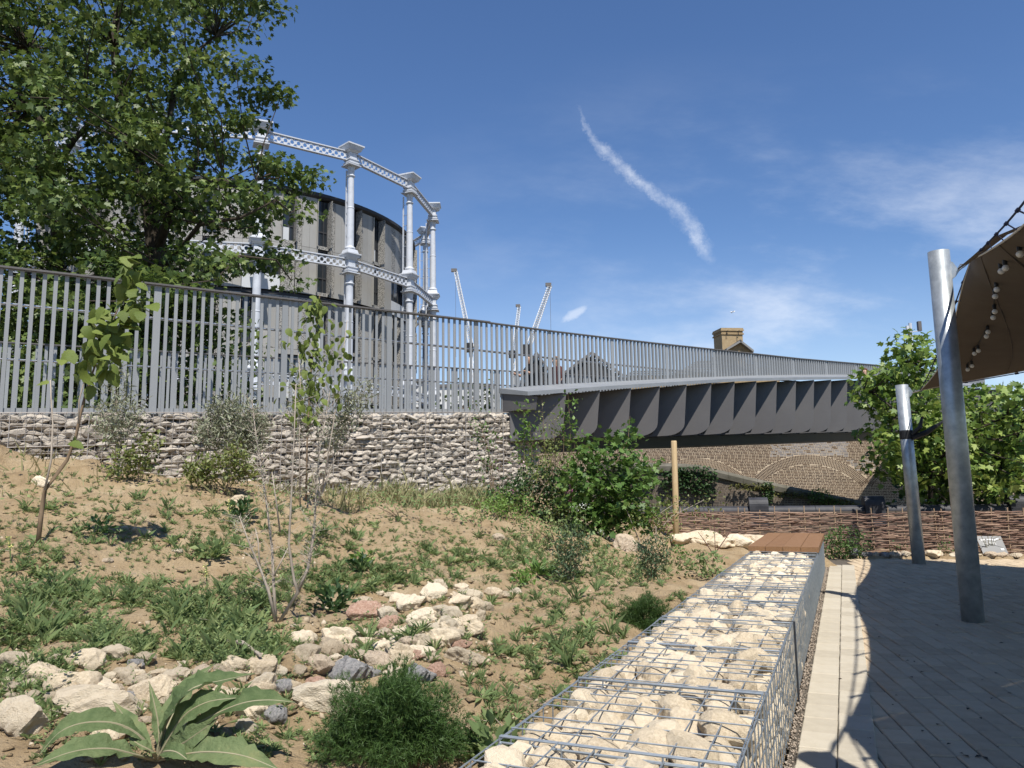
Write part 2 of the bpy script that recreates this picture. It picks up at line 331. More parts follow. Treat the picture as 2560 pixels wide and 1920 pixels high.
# leaf templates (Y = along leaf, length 1)
LEAF4 = (np.array([[0, 0, 0], [.30, .45, .09], [0, 1, -.06], [-.30, .45, .09]]), np.array([[0, 1, 2], [0, 2, 3]]))
LEAF6 = (np.array([[0, 0, 0], [.34, .28, .08], [.30, .70, .06], [0, 1.02, -.10], [-.30, .70, .06], [-.34, .28, .08], [0, .5, 0]]),
         np.array([[6, 0, 1], [6, 1, 2], [6, 2, 3], [6, 3, 4], [6, 4, 5], [6, 5, 0]]))
LOBED = (np.array([[0, 0, 0], [.45, .12, .05], [.30, .34, .06], [.52, .62, -.02], [.20, .62, .05], [0, 1.0, -.1], [-.20, .62, .05], [-.52, .62, -.02], [-.30, .34, .06], [-.45, .12, .05], [0, .42, 0]]),
         np.array([[10, i, (i+1) % 10] for i in range(10)]))
BLADE = (np.array([[-.03, 0, 0], [.03, 0, 0], [.025, .5, .04], [-.025, .5, .04], [0, 1, -.12]]), np.array([[0, 1, 2], [0, 2, 3], [3, 2, 4]]))
NEEDLE = (LEAF4[0]*np.array([.42, 1, 1]), LEAF4[1])
def leaves_mesh(name, pos, axis, size, m, tmpl=LEAF4, nz=None, parent=None, up_bias=.7):
    n = len(pos); nr = randdir(n); nr[:, 2] = np.abs(nr[:, 2])+up_bias
    rot = frames(axis, nr if nz is None else nz); V_, F_ = scatter(tmpl[0], tmpl[1], pos, size, rot)
    return link(name, npmesh(name, V_, F_, m), None, parent)

# rocks: faceted bodies with rough detail
def rock_mesh(name, seed, sub, m, facets=9, rough=.05, flat=.75):
    r = np.random.default_rng(seed); bm = bmesh.new(); bmesh.ops.create_icosphere(bm, subdivisions=sub, radius=1)
    nd = r.normal(size=(facets, 3)); nd /= np.linalg.norm(nd, axis=1, keepdims=True); h = r.uniform(.62, 1.0, facets)
    ph = r.uniform(0, 6.28, (10, 3)); fr = r.uniform(2, 9, (10, 3))
    for v in bm.verts:
        d = np.array(v.co); dd = nd@d; k = dd > .15
        rad = min(1.15, np.min(h[k]/dd[k])) if k.any() else 1.1
        rad += rough*sum(math.sin(fr[i]@d+ph[i, 0])*math.sin(fr[i, 1]*d[0]*1.7+ph[i, 1]) for i in range(10))/3
        v.co = d*rad*np.array([1, r.uniform(.98, 1.02)*.85, flat])
    me = bpy.data.meshes.new(name); bm.to_mesh(me); bm.free(); me.materials.append(m); return me

# ------------------------------------------------------------------ fence line / plan geometry
UD = np.array([.764, .645, 0.]); ND = np.array([.645, -.764, 0.])           # along the ramp, outward
P0 = np.array([-.35, 17.0, 0.])
def st(t, o=0., z=0.): return P0+UD*t+ND*o+np.array([0, 0, z])
def z_rail(t): return 5.11+.038*t if t < 0 else float(np.interp(t, [0, 2, 4.95, 8.58, 13.13, 19.04, 30], [5.11, 5.15, 5.25, 5.40, 5.58, 5.89, 6.3]))
def z_walltop(t): return 3.08+.0525*t if t < .5 else 3.11
def z_farrail(t): return 4.57+.042*t
def z_deck(t): return 2.98+.036*t
# bench line
BD = np.array([.3923, .9198, 0.]); BN = np.array([.9198, -.3923, 0.])       # along, to the patio side
BR0 = np.array([.93, 3.18, 0.])                                             # right top edge
BW = .87; BH = .5
def bench(s, o, z=0.): return BR0+BD*s+BN*o+np.array([0, 0, z])
WD = np.array([.981, -.191, 0.]); WN = np.array([.191, .981, 0.])           # hurdle line direction / away
W0 = np.array([5.9, 15.75, 0.])
def wl(s, o=0., z=0.): return W0+WD*s+WN*o+np.array([0, 0, z])

# ------------------------------------------------------------------ terrain
ctl = []
def cz(px, py, z): p = atZ(px, py, z); ctl.append(p)
def cy(px, py, Y): ctl.append(atY(px, py, Y))
for x in (-300, 100, 500, 900): cz(x, 1920, .32)
for q in ((600, 1760, .36), (100, 1760, .40), (1000, 1700, .33), (1250, 1640, .30), (1600, 1480, .26), (1800, 1400, .22), (700, 1560, .46), (300, 1600, .50),
          (-50, 1600, .55), (1100, 1480, .38), (1400, 1420, .32), (1650, 1380, .24), (100, 1450, .72), (100, 1355, 1.0), (500, 1400, .75), (800, 1400, .70), (1200, 1400, .56)): cz(*q)
for q in ((0, 1250, 9), (50, 1138, 10.8), (-200, 1120, 9.6), (220, 1165, 10.9), (500, 1280, 9.5), (450, 1213, 11.3), (650, 1235, 13.), (800, 1290, 10.5), (900, 1262, 12), (1000, 1262, 15.2),
          (1200, 1316, 11.5), (1350, 1290, 14), (1500, 1345, 13), (1650, 1350, 14.4), (1330, 1255, 16.2)): cy(*q)
ctl += [np.array(q, float) for q in ((-12, 7.2, 2.0), (-9, 5, 1.1), (-8, 2.5, .5), (-3, .5, .3), (0, .8, .3), (3, 17.2, .5), (2, 19, .6), (-4, 17, 1.2), (-9, 13, 2.0))]
ctl = np.array(ctl); CT = ctl[:, :2]
def _phi(r): return np.where(r > 1e-9, r*r*np.log(r+1e-9), 0)
_d = np.linalg.norm(CT[:, None]-CT[None], axis=2); n_ = len(CT)
A_ = np.zeros((n_+3, n_+3)); A_[:n_, :n_] = _phi(_d)+np.eye(n_)*.12
A_[:n_, n_] = 1; A_[:n_, n_+1:] = CT; A_[n_, :n_] = 1; A_[n_+1:, :n_] = CT.T
W_ = np.linalg.solve(A_, np.concatenate([ctl[:, 2], [0, 0, 0]]))
def _sm(x, a, b): t = np.clip((x-a)/(b-a), 0, 1); return t*t*(3-2*t)
_ph = rng.uniform(0, 6.28, 24); _fr = rng.normal(size=(24, 2))*np.repeat([2.2, 5., 11.], 8)[:, None]; _am = np.repeat([.026, .020, .011], 8)
PILE = atZ(1075, 1590, .38)
def terr(X, Y, bumps=True):
    X = np.atleast_1d(np.asarray(X, float)); Y = np.atleast_1d(np.asarray(Y, float)); P = np.stack([X, Y], 1); z = np.zeros(len(X))
    for i in range(0, len(X), 4000):
        d = np.linalg.norm(P[i:i+4000, None]-CT[None], axis=2); z[i:i+4000] = _phi(d)@W_[:n_]+W_[n_]+P[i:i+4000]@W_[n_+1:]
    z = np.clip(z, .1, 2.3)
    if bumps:
        for k in range(24): z += _am[k]*np.sin(P@_fr[k]+_ph[k])
    z = z+.24*np.exp(-((X-PILE[0])**2/.62**2+(Y-PILE[1])**2/.75**2))
    # right of the bench / beyond its end: level bed and hollow under the paving
    o = (P-BR0[:2])@BN[:2]; s = (P-BR0[:2])@BD[:2]
    wo_ = (P-W0[:2])@WN[:2]
    flat = np.where(wo_ > -.62, .035, -.17)
    k = _sm(o, -.62, -.35)
    far = _sm(s, 10.2, 11.6); bed = _sm(wo_, -2.2, -.5)
    k2 = _sm(P[:, 0], 5.1, 6.1)
    kk = np.where(s > 11.3, np.maximum(k2, k*0), k)
    return z*(1-kk)+flat*kk
def gz(x, y): return float(terr([x], [y])[0])
gx = np.linspace(-14, 14, 300); gy = np.concatenate([np.linspace(.2, 8, 170), np.linspace(8.07, 18.2, 120)])
GX, GY = np.meshgrid(gx, gy); GZ = terr(GX.ravel(), GY.ravel())
TV = np.stack([GX.ravel(), GY.ravel(), GZ], 1); nx, ny = len(gx), len(gy)
ii = (np.arange(ny-1)[:, None]*nx+np.arange(nx-1)[None]).ravel()
def gridz(X, Y):
    fx = np.clip((np.asarray(X)-gx[0])/(gx[1]-gx[0]), 0, nx-1.001); fy = np.interp(Y, gy, np.arange(ny)); fy = np.clip(fy, 0, ny-1.001)
    i = fx.astype(int); j = fy.astype(int); a = fx-i; b = fy-j; G = GZ.reshape(ny, nx)
    return (G[j, i]*(1-a)+G[j, i+1]*a)*(1-b)+(G[j+1, i]*(1-a)+G[j+1, i+1]*a)*b
def hit(px, py, far=18.):
    d = ray(px, py); ts = np.linspace(1.2, far/d[1], 500); P = CAM+ts[:, None]*d; z = gridz(P[:, 0], P[:, 1])
    b = np.where(P[:, 2] <= z)[0]
    i = b[0] if len(b) else len(ts)-1
    return np.array([P[i, 0], P[i, 1], z[i]])
# drop quads under the raised path
qc = TV[ii]; keep = ((qc[:, :2]-P0[:2])@ND[:2] > -1.2) & (((qc[:, :2]-W0[:2])@WN[:2] < 1.5))
ii = ii[keep]
tag(link('garden_soil', npmesh('garden_soil', TV, np.stack([ii, ii+1, ii+nx+1, ii+nx], 1), m_soil, True)), kind='structure')
# wide ground with the canal cut through it
mb = MB()
S = 2500.
def gq(s0, s1, o0, o1, z): mb.quad(wl(s0, o0, z), wl(s1, o0, z), wl(s1, o1, z), wl(s0, o1, z))
gq(-S, S, -S, 1.62, -.25); gq(-S, S, 17.5, S, -.2)
tag(mb.build('ground', m_ground), kind='structure')
mb = MB(); gq(-400, 400, 1.5, 17.6, -1.1); tag(mb.build('canal_water', m_water), kind='structure')

# ------------------------------------------------------------------ patio
pat = tag(empty('patio', (6, 9, 0)), kind='structure')
mb = MB()
e0 = bench(-4, .02); e1 = bench(12.2, .02)
pl = [bench(-4, .02, -.05), bench(-4, 14, -.05), wl(9, -.6, -.05), wl(-.9, -.6, -.05), bench(11.9, .02, -.05)]
mb.prism(pl, (0, 0, .035)); jb = mb.build('bedding_sand', m_joint, pat)
RD = np.array([.187, .982, 0.]); RN = np.array([.982, -.187, 0.]); O0 = np.array([2.0, 4.73, 0.])
pw, plen = .136, .262
def bmesh_block(name, lx, ly, lz, bev, m):
    bm = bmesh.new(); bmesh.ops.create_cube(bm, size=1); bmesh.ops.scale(bm, vec=(lx, ly, lz), verts=bm.verts)
    top = [e for e in bm.edges if all(v.co.z > 0 for v in e.verts)]
    bmesh.ops.bevel(bm, geom=top, offset=bev, segments=1, affect='EDGES')
    bmesh.ops.translate(bm, vec=(0, 0, -lz/2), verts=bm.verts); me = bpy.data.meshes.new(name); bm.to_mesh(me); bm.free(); me.materials.append(m); return me
blk = bmesh_block('paver', pw-.007, plen-.008, .05, .007, m_pave); ker = bmesh_block('edging_block', .195, .292, .05, .006, mat('edging_stone', [(.33, .29, .225), (.42, .375, .295), (.49, .445, .36)], .92, rnd='object', nscale=9, nmix=.55, bump=.3, bscale=60))
cand = []
for i in range(-12, 90):
    off = random.random()*plen
    for j in range(-24, 60):
        c = O0+RN*(pw*(i+.5))+RD*(plen*j+off)
        o = (c-BR0)@BN; s = (c-BR0)@BD; w = (c-W0)@WN
        if o < .40 or s < -3 or w > -.72 or c[0] > 12: continue
        px, py = proj((c[0], c[1], 0)) if c[1] > .6 else (9e3, 9e3)
        seen = -40 < px < 2620 and py < 1990
        if not seen and (c[1] < 1.5 or px > 3100): continue
        cand.append((c[1] if seen else c[1]+20, c, o))
cand.sort(key=lambda q: q[0])
bv = np.array([v.co for v in blk.vertices]); rest = []
def rotm(ax, ay): return np.stack([ax, ay, np.array([0, 0, 1.])], 1)
rp = Matrix(((RN[0], RD[0], 0), (RN[1], RD[1], 0), (0, 0, 1)))
for k, (d, c, o) in enumerate(cand):
    dz = rng.normal()*.0022
    if k < 300:
        ob = link('paver', blk, None, pat)
        ob.matrix_basis = Matrix.Translation((c[0], c[1], dz)) @ (rp.to_4x4() @ Matrix.Rotation(rng.normal()*.008, 4, 'Z') @ Matrix.Rotation(rng.normal()*.006, 4, 'X'))
    else: rest.append((c, dz))
def join_copies(me, mats4):
    n = len(me.vertices); v = np.empty(n*3, np.float32); me.vertices.foreach_get('co', v); v = v.reshape(-1, 3)
    fs = [tuple(p.vertices) for p in me.polygons]
    vs = []; ff = []
    for i, M_ in enumerate(mats4):
        A = np.array(M_); vs.append(v@A[:3, :3].T+A[:3, 3]); b = i*n; ff += [tuple(b+q for q in f) for f in fs]
    out = bpy.data.meshes.new('joined'); out.from_pydata(np.concatenate(vs).tolist(), [], ff); return out
jm = join_copies(blk, [Matrix.Translation((c[0], c[1], dz)) @ rp.to_4x4() @ Matrix.Rotation(rng.normal()*.006, 4, 'X') for c, dz in rest]); jm.materials.append(m_pave_i)
tag(link('far_pavers', jm, None, pat), kind='stuff')
rb = Matrix(((BN[0], BD[0], 0), (BN[1], BD[1], 0), (0, 0, 1))).to_4x4()
for row in (0, 1):
    s = -2.6+row*.13
    while s < 11.6:
        c = bench(s, .165+row*.2)
        ob = link('edging_block', ker, None, pat)
        ob.matrix_basis = Matrix.Translation((c[0], c[1], .0095+rng.normal()*.002)) @ rb @ Matrix.Rotation(rng.normal()*.012, 4, 'Z')
        s += .298
# gravel strip beside the bench
gp = []; 
for i in range(2600):
    s = rng.uniform(-2.2, 11.3); o = .012+abs(rng.normal())*.032
    if o > .09: continue
    gp.append(bench(s, o, -.008+rng.uniform(0, .010)))
gp = np.array(gp); T8 = (np.array([[1, 0, 0], [0, 1, 0], [-1, 0, 0], [0, -1, 0], [0, 0, .7], [0, 0, -.5]], float), np.array([[0, 1, 4], [1, 2, 4], [2, 3, 4], [3, 0, 4], [1, 0, 5], [2, 1, 5], [3, 2, 5], [0, 3, 5]]))
V_, F_ = scatter(T8[0], T8[1], gp, rng.uniform(.003, .011, len(gp)), frames(randdir(len(gp)), randdir(len(gp))))
tag(link('edge_gravel', npmesh('edge_gravel', V_, F_, m_gravel)), 'loose fine gravel along the foot of the stone basket bench', 'gravel', kind='stuff')
# dry leaf litter on paving
lp = []
for i in range(60):
    px, py = rng.uniform(2010, 2560), rng.uniform(1400, 1900); p = atZ(px, py, .006)
    if (p-BR0)@BN > .2 and (p-W0)@WN < -.7: lp.append(p)
lp = np.array(lp); leaf_l = leaves_mesh('leaf_litter', lp, randdir(len(lp), -.02, .02), rng.uniform(.02, .05, len(lp)), mat('dead_leaf', [(.03, .024, .018), (.07, .05, .035)], .9, rnd='island'), LEAF4, up_bias=6)
tag(leaf_l, 'small dead leaves scattered over the shaded paving', 'leaves', kind='stuff')

# ------------------------------------------------------------------ gabion bench
rk3 = [rock_mesh('stone', 100+i, 3, m_white, 7+i % 3, .035, .7+.06*(i % 3)) for i in range(7)]
rk2 = [rock_mesh('stone', 200+i, 2, m_gabs, 6+i % 3, .02, .72) for i in range(8)]
gb = empty('gabion_bench', bench(4, -.4), 'long low bench of galvanised wire baskets filled with cream rubble', 'bench')
BS0, BS1 = -2.4, 11.2
mb = MB()
c = bench((BS0+BS1)/2, -BW/2, .21); mb.box(c, BD*((BS1-BS0)/2-.03), BN*(BW/2-.09), (0, 0, .185)); mb.build('light_block_core', m_core, gb)  # solid dark box added inside the stones to block light through the gaps
spots = []
s = BS0+.06
while s < BS1-.05:
    o = -BW+.07
    while o < -.05:
        spots.append((s+rng.normal()*.02, min(-.095, max(-BW+.095, o+rng.normal()*.015)), 'top')); o += rng.uniform(.135, .185)
    s += .15
s = BS0+.06
while s < BS1:
    for z in (.07, .20, .33): spots.append((s+rng.normal()*.02, z+rng.normal()*.012, 'side'))
    s += .155
spots.sort(key=lambda q: (np.linalg.norm(bench(q[0], -.4)-CAM), q[2] == 'side'))
joined = []; k = 0
for s, a, kd in spots:
    me = rk3[rng.integers(7)]
    if kd == 'top': p = bench(s, a, BH-.080+rng.normal()*.012); sc = rng.uniform(.080, .112)
    else: p = bench(s, -.088+rng.normal()*.006, a); sc = rng.uniform(.074, .096)
    M_ = Matrix.Translation(p) @ Matrix(np.array(frames(randdir(1), randdir(1))[0]).tolist()).to_4x4() @ Matrix.Scale(sc, 4)
    px, py = proj(p) if p[1] > .4 else (0, 9999)
    if py < 2050 and k < 300:
        ob = link('stone', me, None, gb); ob.matrix_basis = M_; k += 1
    else: joined.append((rng.integers(8), M_))
for q in range(8):
    l = [m for i, m in joined if i == q]
jm = join_copies(rk2[1], [m for i, m in joined if i % 2]); jm2 = join_copies(rk2[4], [m for i, m in joined if i % 2 == 0])
for J in (jm, jm2): J.materials.append(m_white_i); tag(link('packed_stones', J, None, gb), kind='stuff')
WR = .0031
def wires(lines, r=WR, n=5):
    m_ = MB()
    for a, b in lines: m_.tube([a, b], r, n, False)
    return m_
bay = .95; nb = int((BS1-BS0)/bay)
for i in range(nb):
    s0 = BS0+i*bay; s1 = s0+bay; ls = []; sd = []; jt = lambda: rng.normal()*.0065
    for j in range(8):
        o = -BW+BW*j/7; a = jt(); ls.append((bench(s0, o+a, BH+jt()), bench(s1, o+a, BH+jt())))
    for j in range(9): s = s0+bay*j/8; z = jt(); ls.append((bench(s+jt(), -BW, BH+.006+z), bench(s+jt(), 0, BH+.006+z)))
    wires(ls).build('top_mesh_panel', m_wire, gb)
    for j in range(6): z = .02+(BH-.02)*j/5; sd.append((bench(s0, .004, z), bench(s1, .004, z)))
    for j in range(9): s = s0+bay*j/8; sd.append((bench(s, .009, 0), bench(s+jt(), .009, BH+.006)))
    wires(sd).build('side_mesh_panel', m_wire, gb)
    bk = [(bench(s0+bay*j/8, -BW-.004, .15), bench(s0+bay*j/8, -BW-.004, BH)) for j in range(9)]+[(bench(s0, -BW-.004, z), bench(s1, -BW-.004, z)) for z in (.3, .4, .5)]
    wires(bk).build('back_mesh_panel', m_wire, gb)
    dg = [(bench(s0, -BW, z), bench(s0, 0, z)) for z in (.40, BH-.01, BH+.012)]+[(bench(s0, -BW+BW*j/7, .2), bench(s0, -BW+BW*j/7, BH+.01)) for j in range(8)]
    dg += [(bench(s0+.013, -BW, BH+.012), bench(s0+.013, 0, BH+.012))]
    wires(dg, .0038).build('divider_panel', m_wire, gb)
    # lacing spirals at edges
    sp = []
    for j in range(40):
        a = j*1.3; sp.append(bench(s0+bay*j/40, .008*math.cos(a), BH+.006+.010*math.sin(a)))
    m_ = MB(); m_.tube(sp, .0016, 3, False); m_.build('lacing_wire', m_wire, gb)
c0 = BS0+bay*5
m_ = MB(); m_.tube([bench(c0+.03, -.17, BH+.018), bench(c0+.03, .022, BH+.018), bench(c0+.03, .022, .0)], .0065, 6); m_.build('black_clip', m_black, gb)
# timber seat
for j in range(4):
    mb = MB(); o0 = -BW-.02+(BW+.05)*j/4; o1 = -BW-.02+(BW+.05)*(j+1)/4-.006
    mb.box(bench(9.55, (o0+o1)/2, BH+.0475+rng.normal()*.001), BD*1.55, BN*((o1-o0)/2), (0, 0, .035)); ob = mb.build('seat_board', m_wood, gb); tag(ob, 'reddish brown hardwood board fixed on the far end of the bench')

# ------------------------------------------------------------------ gabion retaining wall
gw = empty('gabion_wall', st(-5, 0, .5), 'grey rubble stone retaining wall in wire baskets below the slatted fence', 'wall')
T0, T1 = -13.2, 1.02
mb = MB(); nseg = 20
for i in range(nseg):
    a = T0+(T1-T0)*i/nseg; b = T0+(T1-T0)*(i+1)/nseg
    q = [st(a, .05, .0), st(b, .05, .0), st(b, .05, z_walltop(b)-.08), st(a, .05, z_walltop(a)-.08)]
    mb.prism(q, -ND*.8)
mb.build('light_block_core', m_core, gw)  # same added dark filler behind the wall stones, closing the gaps to light
stones = []
z = .25; row = 0
while z < 3.2:
    t = T0+rng.uniform(0, .2)
    while t < T1-.06:
        w = rng.uniform(.12, .27); h = rng.uniform(.09, .14)
        zz = z+z_walltop(t)-3.08+rng.normal()*.012
        c = st(t+w/2, .10+rng.normal()*.014, zz)
        g = gz(c[0]+.1, c[1]-.1)
        if zz > g-.2 and zz < z_walltop(t)-.045: stones.append((t+w/2, zz, w, h, c))
        t += w*.97
    z += .098; row += 1
# end face of the wall
for z in np.arange(.6, 3.05, .11):
    for o in np.arange(-.5, .06, .16): stones.append((T1, z, .2, .13, st(T1-.05, o+rng.normal()*.02, z)))
def seen(c):
    px, py = proj(c); return -20 < px < 2580
stones.sort(key=lambda q: (not seen(q[4]), np.linalg.norm(q[4]-CAM)))
ru = Matrix(((UD[0], -ND[0], 0), (UD[1], -ND[1], 0), (0, 0, 1))).to_4x4(); joined = []
for k, (t, zz, w, h, c) in enumerate(stones):
    M_ = Matrix.Translation(c) @ ru @ Matrix.Rotation(rng.normal()*.17, 4, 'Y') @ Matrix.Rotation(rng.uniform(-.5, .5), 4, 'Z') @ Matrix.Rotation(rng.normal()*.25, 4, 'X') @ Matrix.Diagonal((w*rng.uniform(.54, .68), .13, h*rng.uniform(.6, .95), 1)) @ Matrix.Rotation(rng.choice([0, math.pi]), 4, 'X') @ Matrix.Rotation(rng.choice([0, math.pi]), 4, 'Z')
    if k < 300:
        ob = link('stone', rk2[rng.integers(8)], None, gw); ob.matrix_basis = M_
    else: joined.append((int(rng.integers(8)), M_))
for q in range(8):
    J = join_copies(rk2[q], [m for i, m in joined if i == q]); J.materials.append(m_gabs_i); tag(link('packed_stones', J, None, gw), kind='stuff')
for i in range(7):
    a = T0+(T1-T0)*i/7; b = T0+(T1-T0)*(i+1)/7; ls = []
    nv = 21
    for j in range(nv):
        t = a+(b-a)*j/(nv-1); ls.append((st(t, .205, .3), st(t, .205, z_walltop(t)-.005)))
    for k in range(28):
        dz = .005+k*.1
        ls.append((st(a, .21, z_walltop(a)-dz), st(b, .21, z_walltop(b)-dz)))
    wires(ls, .0034, 4).build('mesh_panel', m_wirer, gw)
    sm_ = [(st(a, .216, z_walltop(a)-dz), st(b, .216, z_walltop(b)-dz)) for dz in (.003, .5, 1.0, 1.5)]+[(st(a+(b-a)*q, .216, .3), st(a+(b-a)*q, .216, z_walltop(a+(b-a)*q))) for q in (0, .5)]
    wires(sm_, .0065, 5).build('basket_seam', m_wirer, gw)
    tp = [(st(a, o, z_walltop(a)), st(b, o, z_walltop(b))) for o in (-.1, 0, .1, .2)]+[(st(a+(b-a)*j/20, -.1, z_walltop(a+(b-a)*j/20)), st(a+(b-a)*j/20, .205, z_walltop(a+(b-a)*j/20))) for j in range(21)]
    wires(tp, .0026, 4).build('top_mesh_panel', m_wirer, gw)
ls = [(st(T1+.03, o, .5), st(T1+.03, o, 3.08)) for o in np.arange(-.5, .21, .1)]+[(st(T1+.03, -.5, z), st(T1+.03, .2, z)) for z in np.arange(.5, 3.1, .1)]
wires(ls, .0026, 4).build('end_mesh_panel', m_wirer, gw)

# ------------------------------------------------------------------ ramp deck and slatted fences
TB = 1.1                                                                    # bridge starts
deck = empty('ramp_deck', st(-5, -1.6, 2.5), 'raised grey path deck behind the slatted fence on top of the stone wall', 'path')
mb = MB()
for i in range(14):
    a = T0+(TB-T0)*i/14; b = T0+(TB-T0)*(i+1)/14
    mb.prism([st(a, -.12, z_deck(a)-.5), st(b, -.12, z_deck(b)-.5), st(b, -.12, z_deck(b)), st(a, -.12, z_deck(a))], -ND*3.3)
mb.build('deck_slab', m_ledge, deck)
mb = MB()
for i in range(14):
    a = T0+(TB-T0)*i/14; b = T0+(TB-T0)*(i+1)/14
    mb.prism([st(a, -3.30, z_deck(a)), st(b, -3.30, z_deck(b)), st(b, -3.30, z_deck(b)+.2), st(a, -3.30, z_deck(a)+.2)], -ND*.06)
mb.build('edge_kerb', m_slat, deck)
fence = empty('slatted_fence', st(0, 0, 3), 'tall grey metal slat fence with flat dark top rail along ramp and bridge', 'fence')
TE = 30.0; pitch = .147
def slat_mesh(name, hw, hd, h, m):
    mb = MB(); mb.box((0, 0, h/2), (hw, 0, 0), (0, hd, 0), (0, 0, h/2)); return mb.mesh(name, [m])
slat_cache = {}
def slat(par, t, o, z0, z1, hw, hd, name='slat', ang=0.):
    key = (hw, hd)
    if key not in slat_cache: slat_cache[key] = slat_mesh('slat', hw, hd, 1.0, m_slat)
    ob = link(name, slat_cache[key], None, par)
    ob.matrix_basis = Matrix.Translation(st(t, o, z0)) @ ru @ Matrix.Rotation(ang, 4, 'Z') @ Matrix.Diagonal((1, 1, z1-z0, 1))
def z_ledgein(t): return float(np.interp(t, [-1, 1.06, 1.96, 6.57, 9.78, 12.98, 17.02, 30], [3.49, 3.747, 3.862, 4.376, 4.714, 5.011, 5.362, 5.95]))
posts = [-.59+2.2*k for k in range(-6, 15)]
t = T0; i = 0
while t < TE:
    zb = z_walltop(t)-.01 if t < TB else z_ledgein(t)-.12
    if min(abs(t-q) for q in posts) < pitch*.5: slat(fence, t, 0, zb, z_rail(t)-.012, .056, .012, 'post')
    else: slat(fence, t, 0, zb, z_rail(t)-.012, .0265, .009 if t < 0 else .018 if t < 4 else .028)
    t += pitch
def railrun(par, name, t0, t1, zf, o, hw, hz, m, n=16):
    mb = MB()
    for i in range(n):
        a = t0+(t1-t0)*i/n; b = t0+(t1-t0)*(i+1)/n
        mb.prism([st(a, o-hw, zf(a)-hz), st(b, o-hw, zf(b)-hz), st(b, o-hw, zf(b)+hz), st(a, o-hw, zf(a)+hz)], ND*2*hw)
    return mb.build(name, m, par)
railrun(fence, 'top_rail', T0, -.2, z_rail, .005, .062, .014, m_cap)
railrun(fence, 'top_rail', -.19, TE, lambda t: z_rail(t)-.012, .005, .045, .012, m_cap)
def tuberun(par, name, t0, t1, zf, o, r, m):
    mb = MB(); mb.tube([st(a, o, zf(a)) for a in np.linspace(t0, t1, 12)], r, 8); return mb.build(name, m, par, True)
zr1 = lambda t: z_rail(t)-.53-.012*(t+9) ; zr2 = lambda t: z_rail(t)-1.36-.004*(t+9)
tuberun(fence, 'handrail', T0, TE, zr1, -.07, .024, m_tube)
tuberun(fence, 'lower_rail', T0, TB, zr2, -.05, .017, m_tube)
railrun(fence, 'base_rail', T0, TB, lambda t: z_walltop(t)+.045, -.04, .01, .04, m_slat)
far = empty('far_slatted_fence', st(0, -3.3, 3), 'lower grey slat fence along the far side of the ramp', 'fence')
t = T0
while t < 14:
    if min(abs(t-q) for q in posts) < pitch*.5: slat(far, t, -3.36, z_deck(t)-.1, z_farrail(t)-.01, .056, .012, 'post')
    else: slat(far, t, -3.36, z_deck(t)-.1, z_farrail(t)-.01, .0265, .009)
    t += pitch
railrun(far, 'top_rail', T0, 14, z_farrail, -3.36, .05, .012, m_cap)
railrun(far, 'lower_rail', T0, 14, lambda t: z_deck(t)+.25, -3.34, .012, .03, m_slat)

# ------------------------------------------------------------------ footbridge with folded steel side
br = empty('footbridge', st(2, 0, 2), 'dark grey steel footbridge with folded fin side panels crossing the canal', 'bridge')
def z_lo(t): return float(np.interp(t, [-1, .21, 1.08, 3.26, 5.36, 7.82, 11.33, 15.08, 30], [3.33, 3.48, 3.585, 3.847, 4.088, 4.368, 4.687, 5.005, 5.7]))
def z_bot(t): return float(np.interp(t, [-1, 1.89, 3.59, 5.55, 7.49, 10.63, 14.96, 30], [2.38, 2.516, 2.624, 2.705, 2.815, 2.939, 3.14, 3.8]))
LW = .92
nl = 30
def ledge_piece():
    mb = MB(); TS = .12
    for i in range(nl):
        a = TS+(TE-TS)*i/nl; b = TS+(TE-TS)*(i+1)/nl
        A = [st(a, -.1, z_ledgein(a)+.02), st(a, LW, z_lo(a)), st(a, LW, z_lo(a)-.085), st(a, -.1, z_ledgein(a)-.10)]
        B = [st(b, -.1, z_ledgein(b)+.02), st(b, LW, z_lo(b)), st(b, LW, z_lo(b)-.085), st(b, -.1, z_ledgein(b)-.10)]
        for k in range(4): mb.quad(A[k], B[k], B[(k+1) % 4], A[(k+1) % 4])
        if i == 0: mb.quad(*A)
    return mb
lo = ledge_piece().build('edge_ledge', m_ledge, br)
k = 0; t = .18
while t < TE-1.2:
    mb = MB(); a, b = t, t+1.1
    za, zb = z_lo(a)-.09, z_lo(b)-.09; ba, bb_ = z_bot(a), z_bot(b)
    oi, oT, oB = (-.5 if t > .5 else .25), .90, .76
    # folded panel: inner-left line to outer-right line, bottom right corner rounded
    rr = .30
    pts = [st(a, oi, za), st(b, oT, zb)]
    for q in np.linspace(0, 1, 7):
        f = q*math.pi/2; # corner at (b, oB, bottom)
        u_ = 1-rr*(1-math.cos(f))/1.1*1.0; zz = bb_+rr*(1-math.sin(f))
        o_ = oi+(oB-oi)*u_+(oT-oB)*max(0, (zz-bb_)/(zb-bb_))*u_
        pts.append(st(a+1.1*u_, o_, zz))
    # order: from outer edge down round the corner
    arc = pts[2:][::-1] if pts[2][2] < pts[-1][2] else pts[2:]
    poly = [pts[0], st(a, oi, ba)]+list(arc[::-1])+[pts[1]]
    mb.prism(poly, -ND*.02)
    mb.build('fin_panel', m_bridge, br)
    mb = MB(); q = [st(b, oT, zb)]+list(arc)+[st(b-.25, oi+.02, bb_), st(b, oi-.05, bb_), st(b, oi-.05, zb)]
    mb.prism([st(b, oT-.002, zb), st(b, oB+.02, bb_+rr), st(b, oB*.8, bb_+.03), st(b, oi, bb_), st(b, oi, zb)], UD*.014); mb.build('fin_return', m_bridge, br)
    t += 1.1
mb = MB()
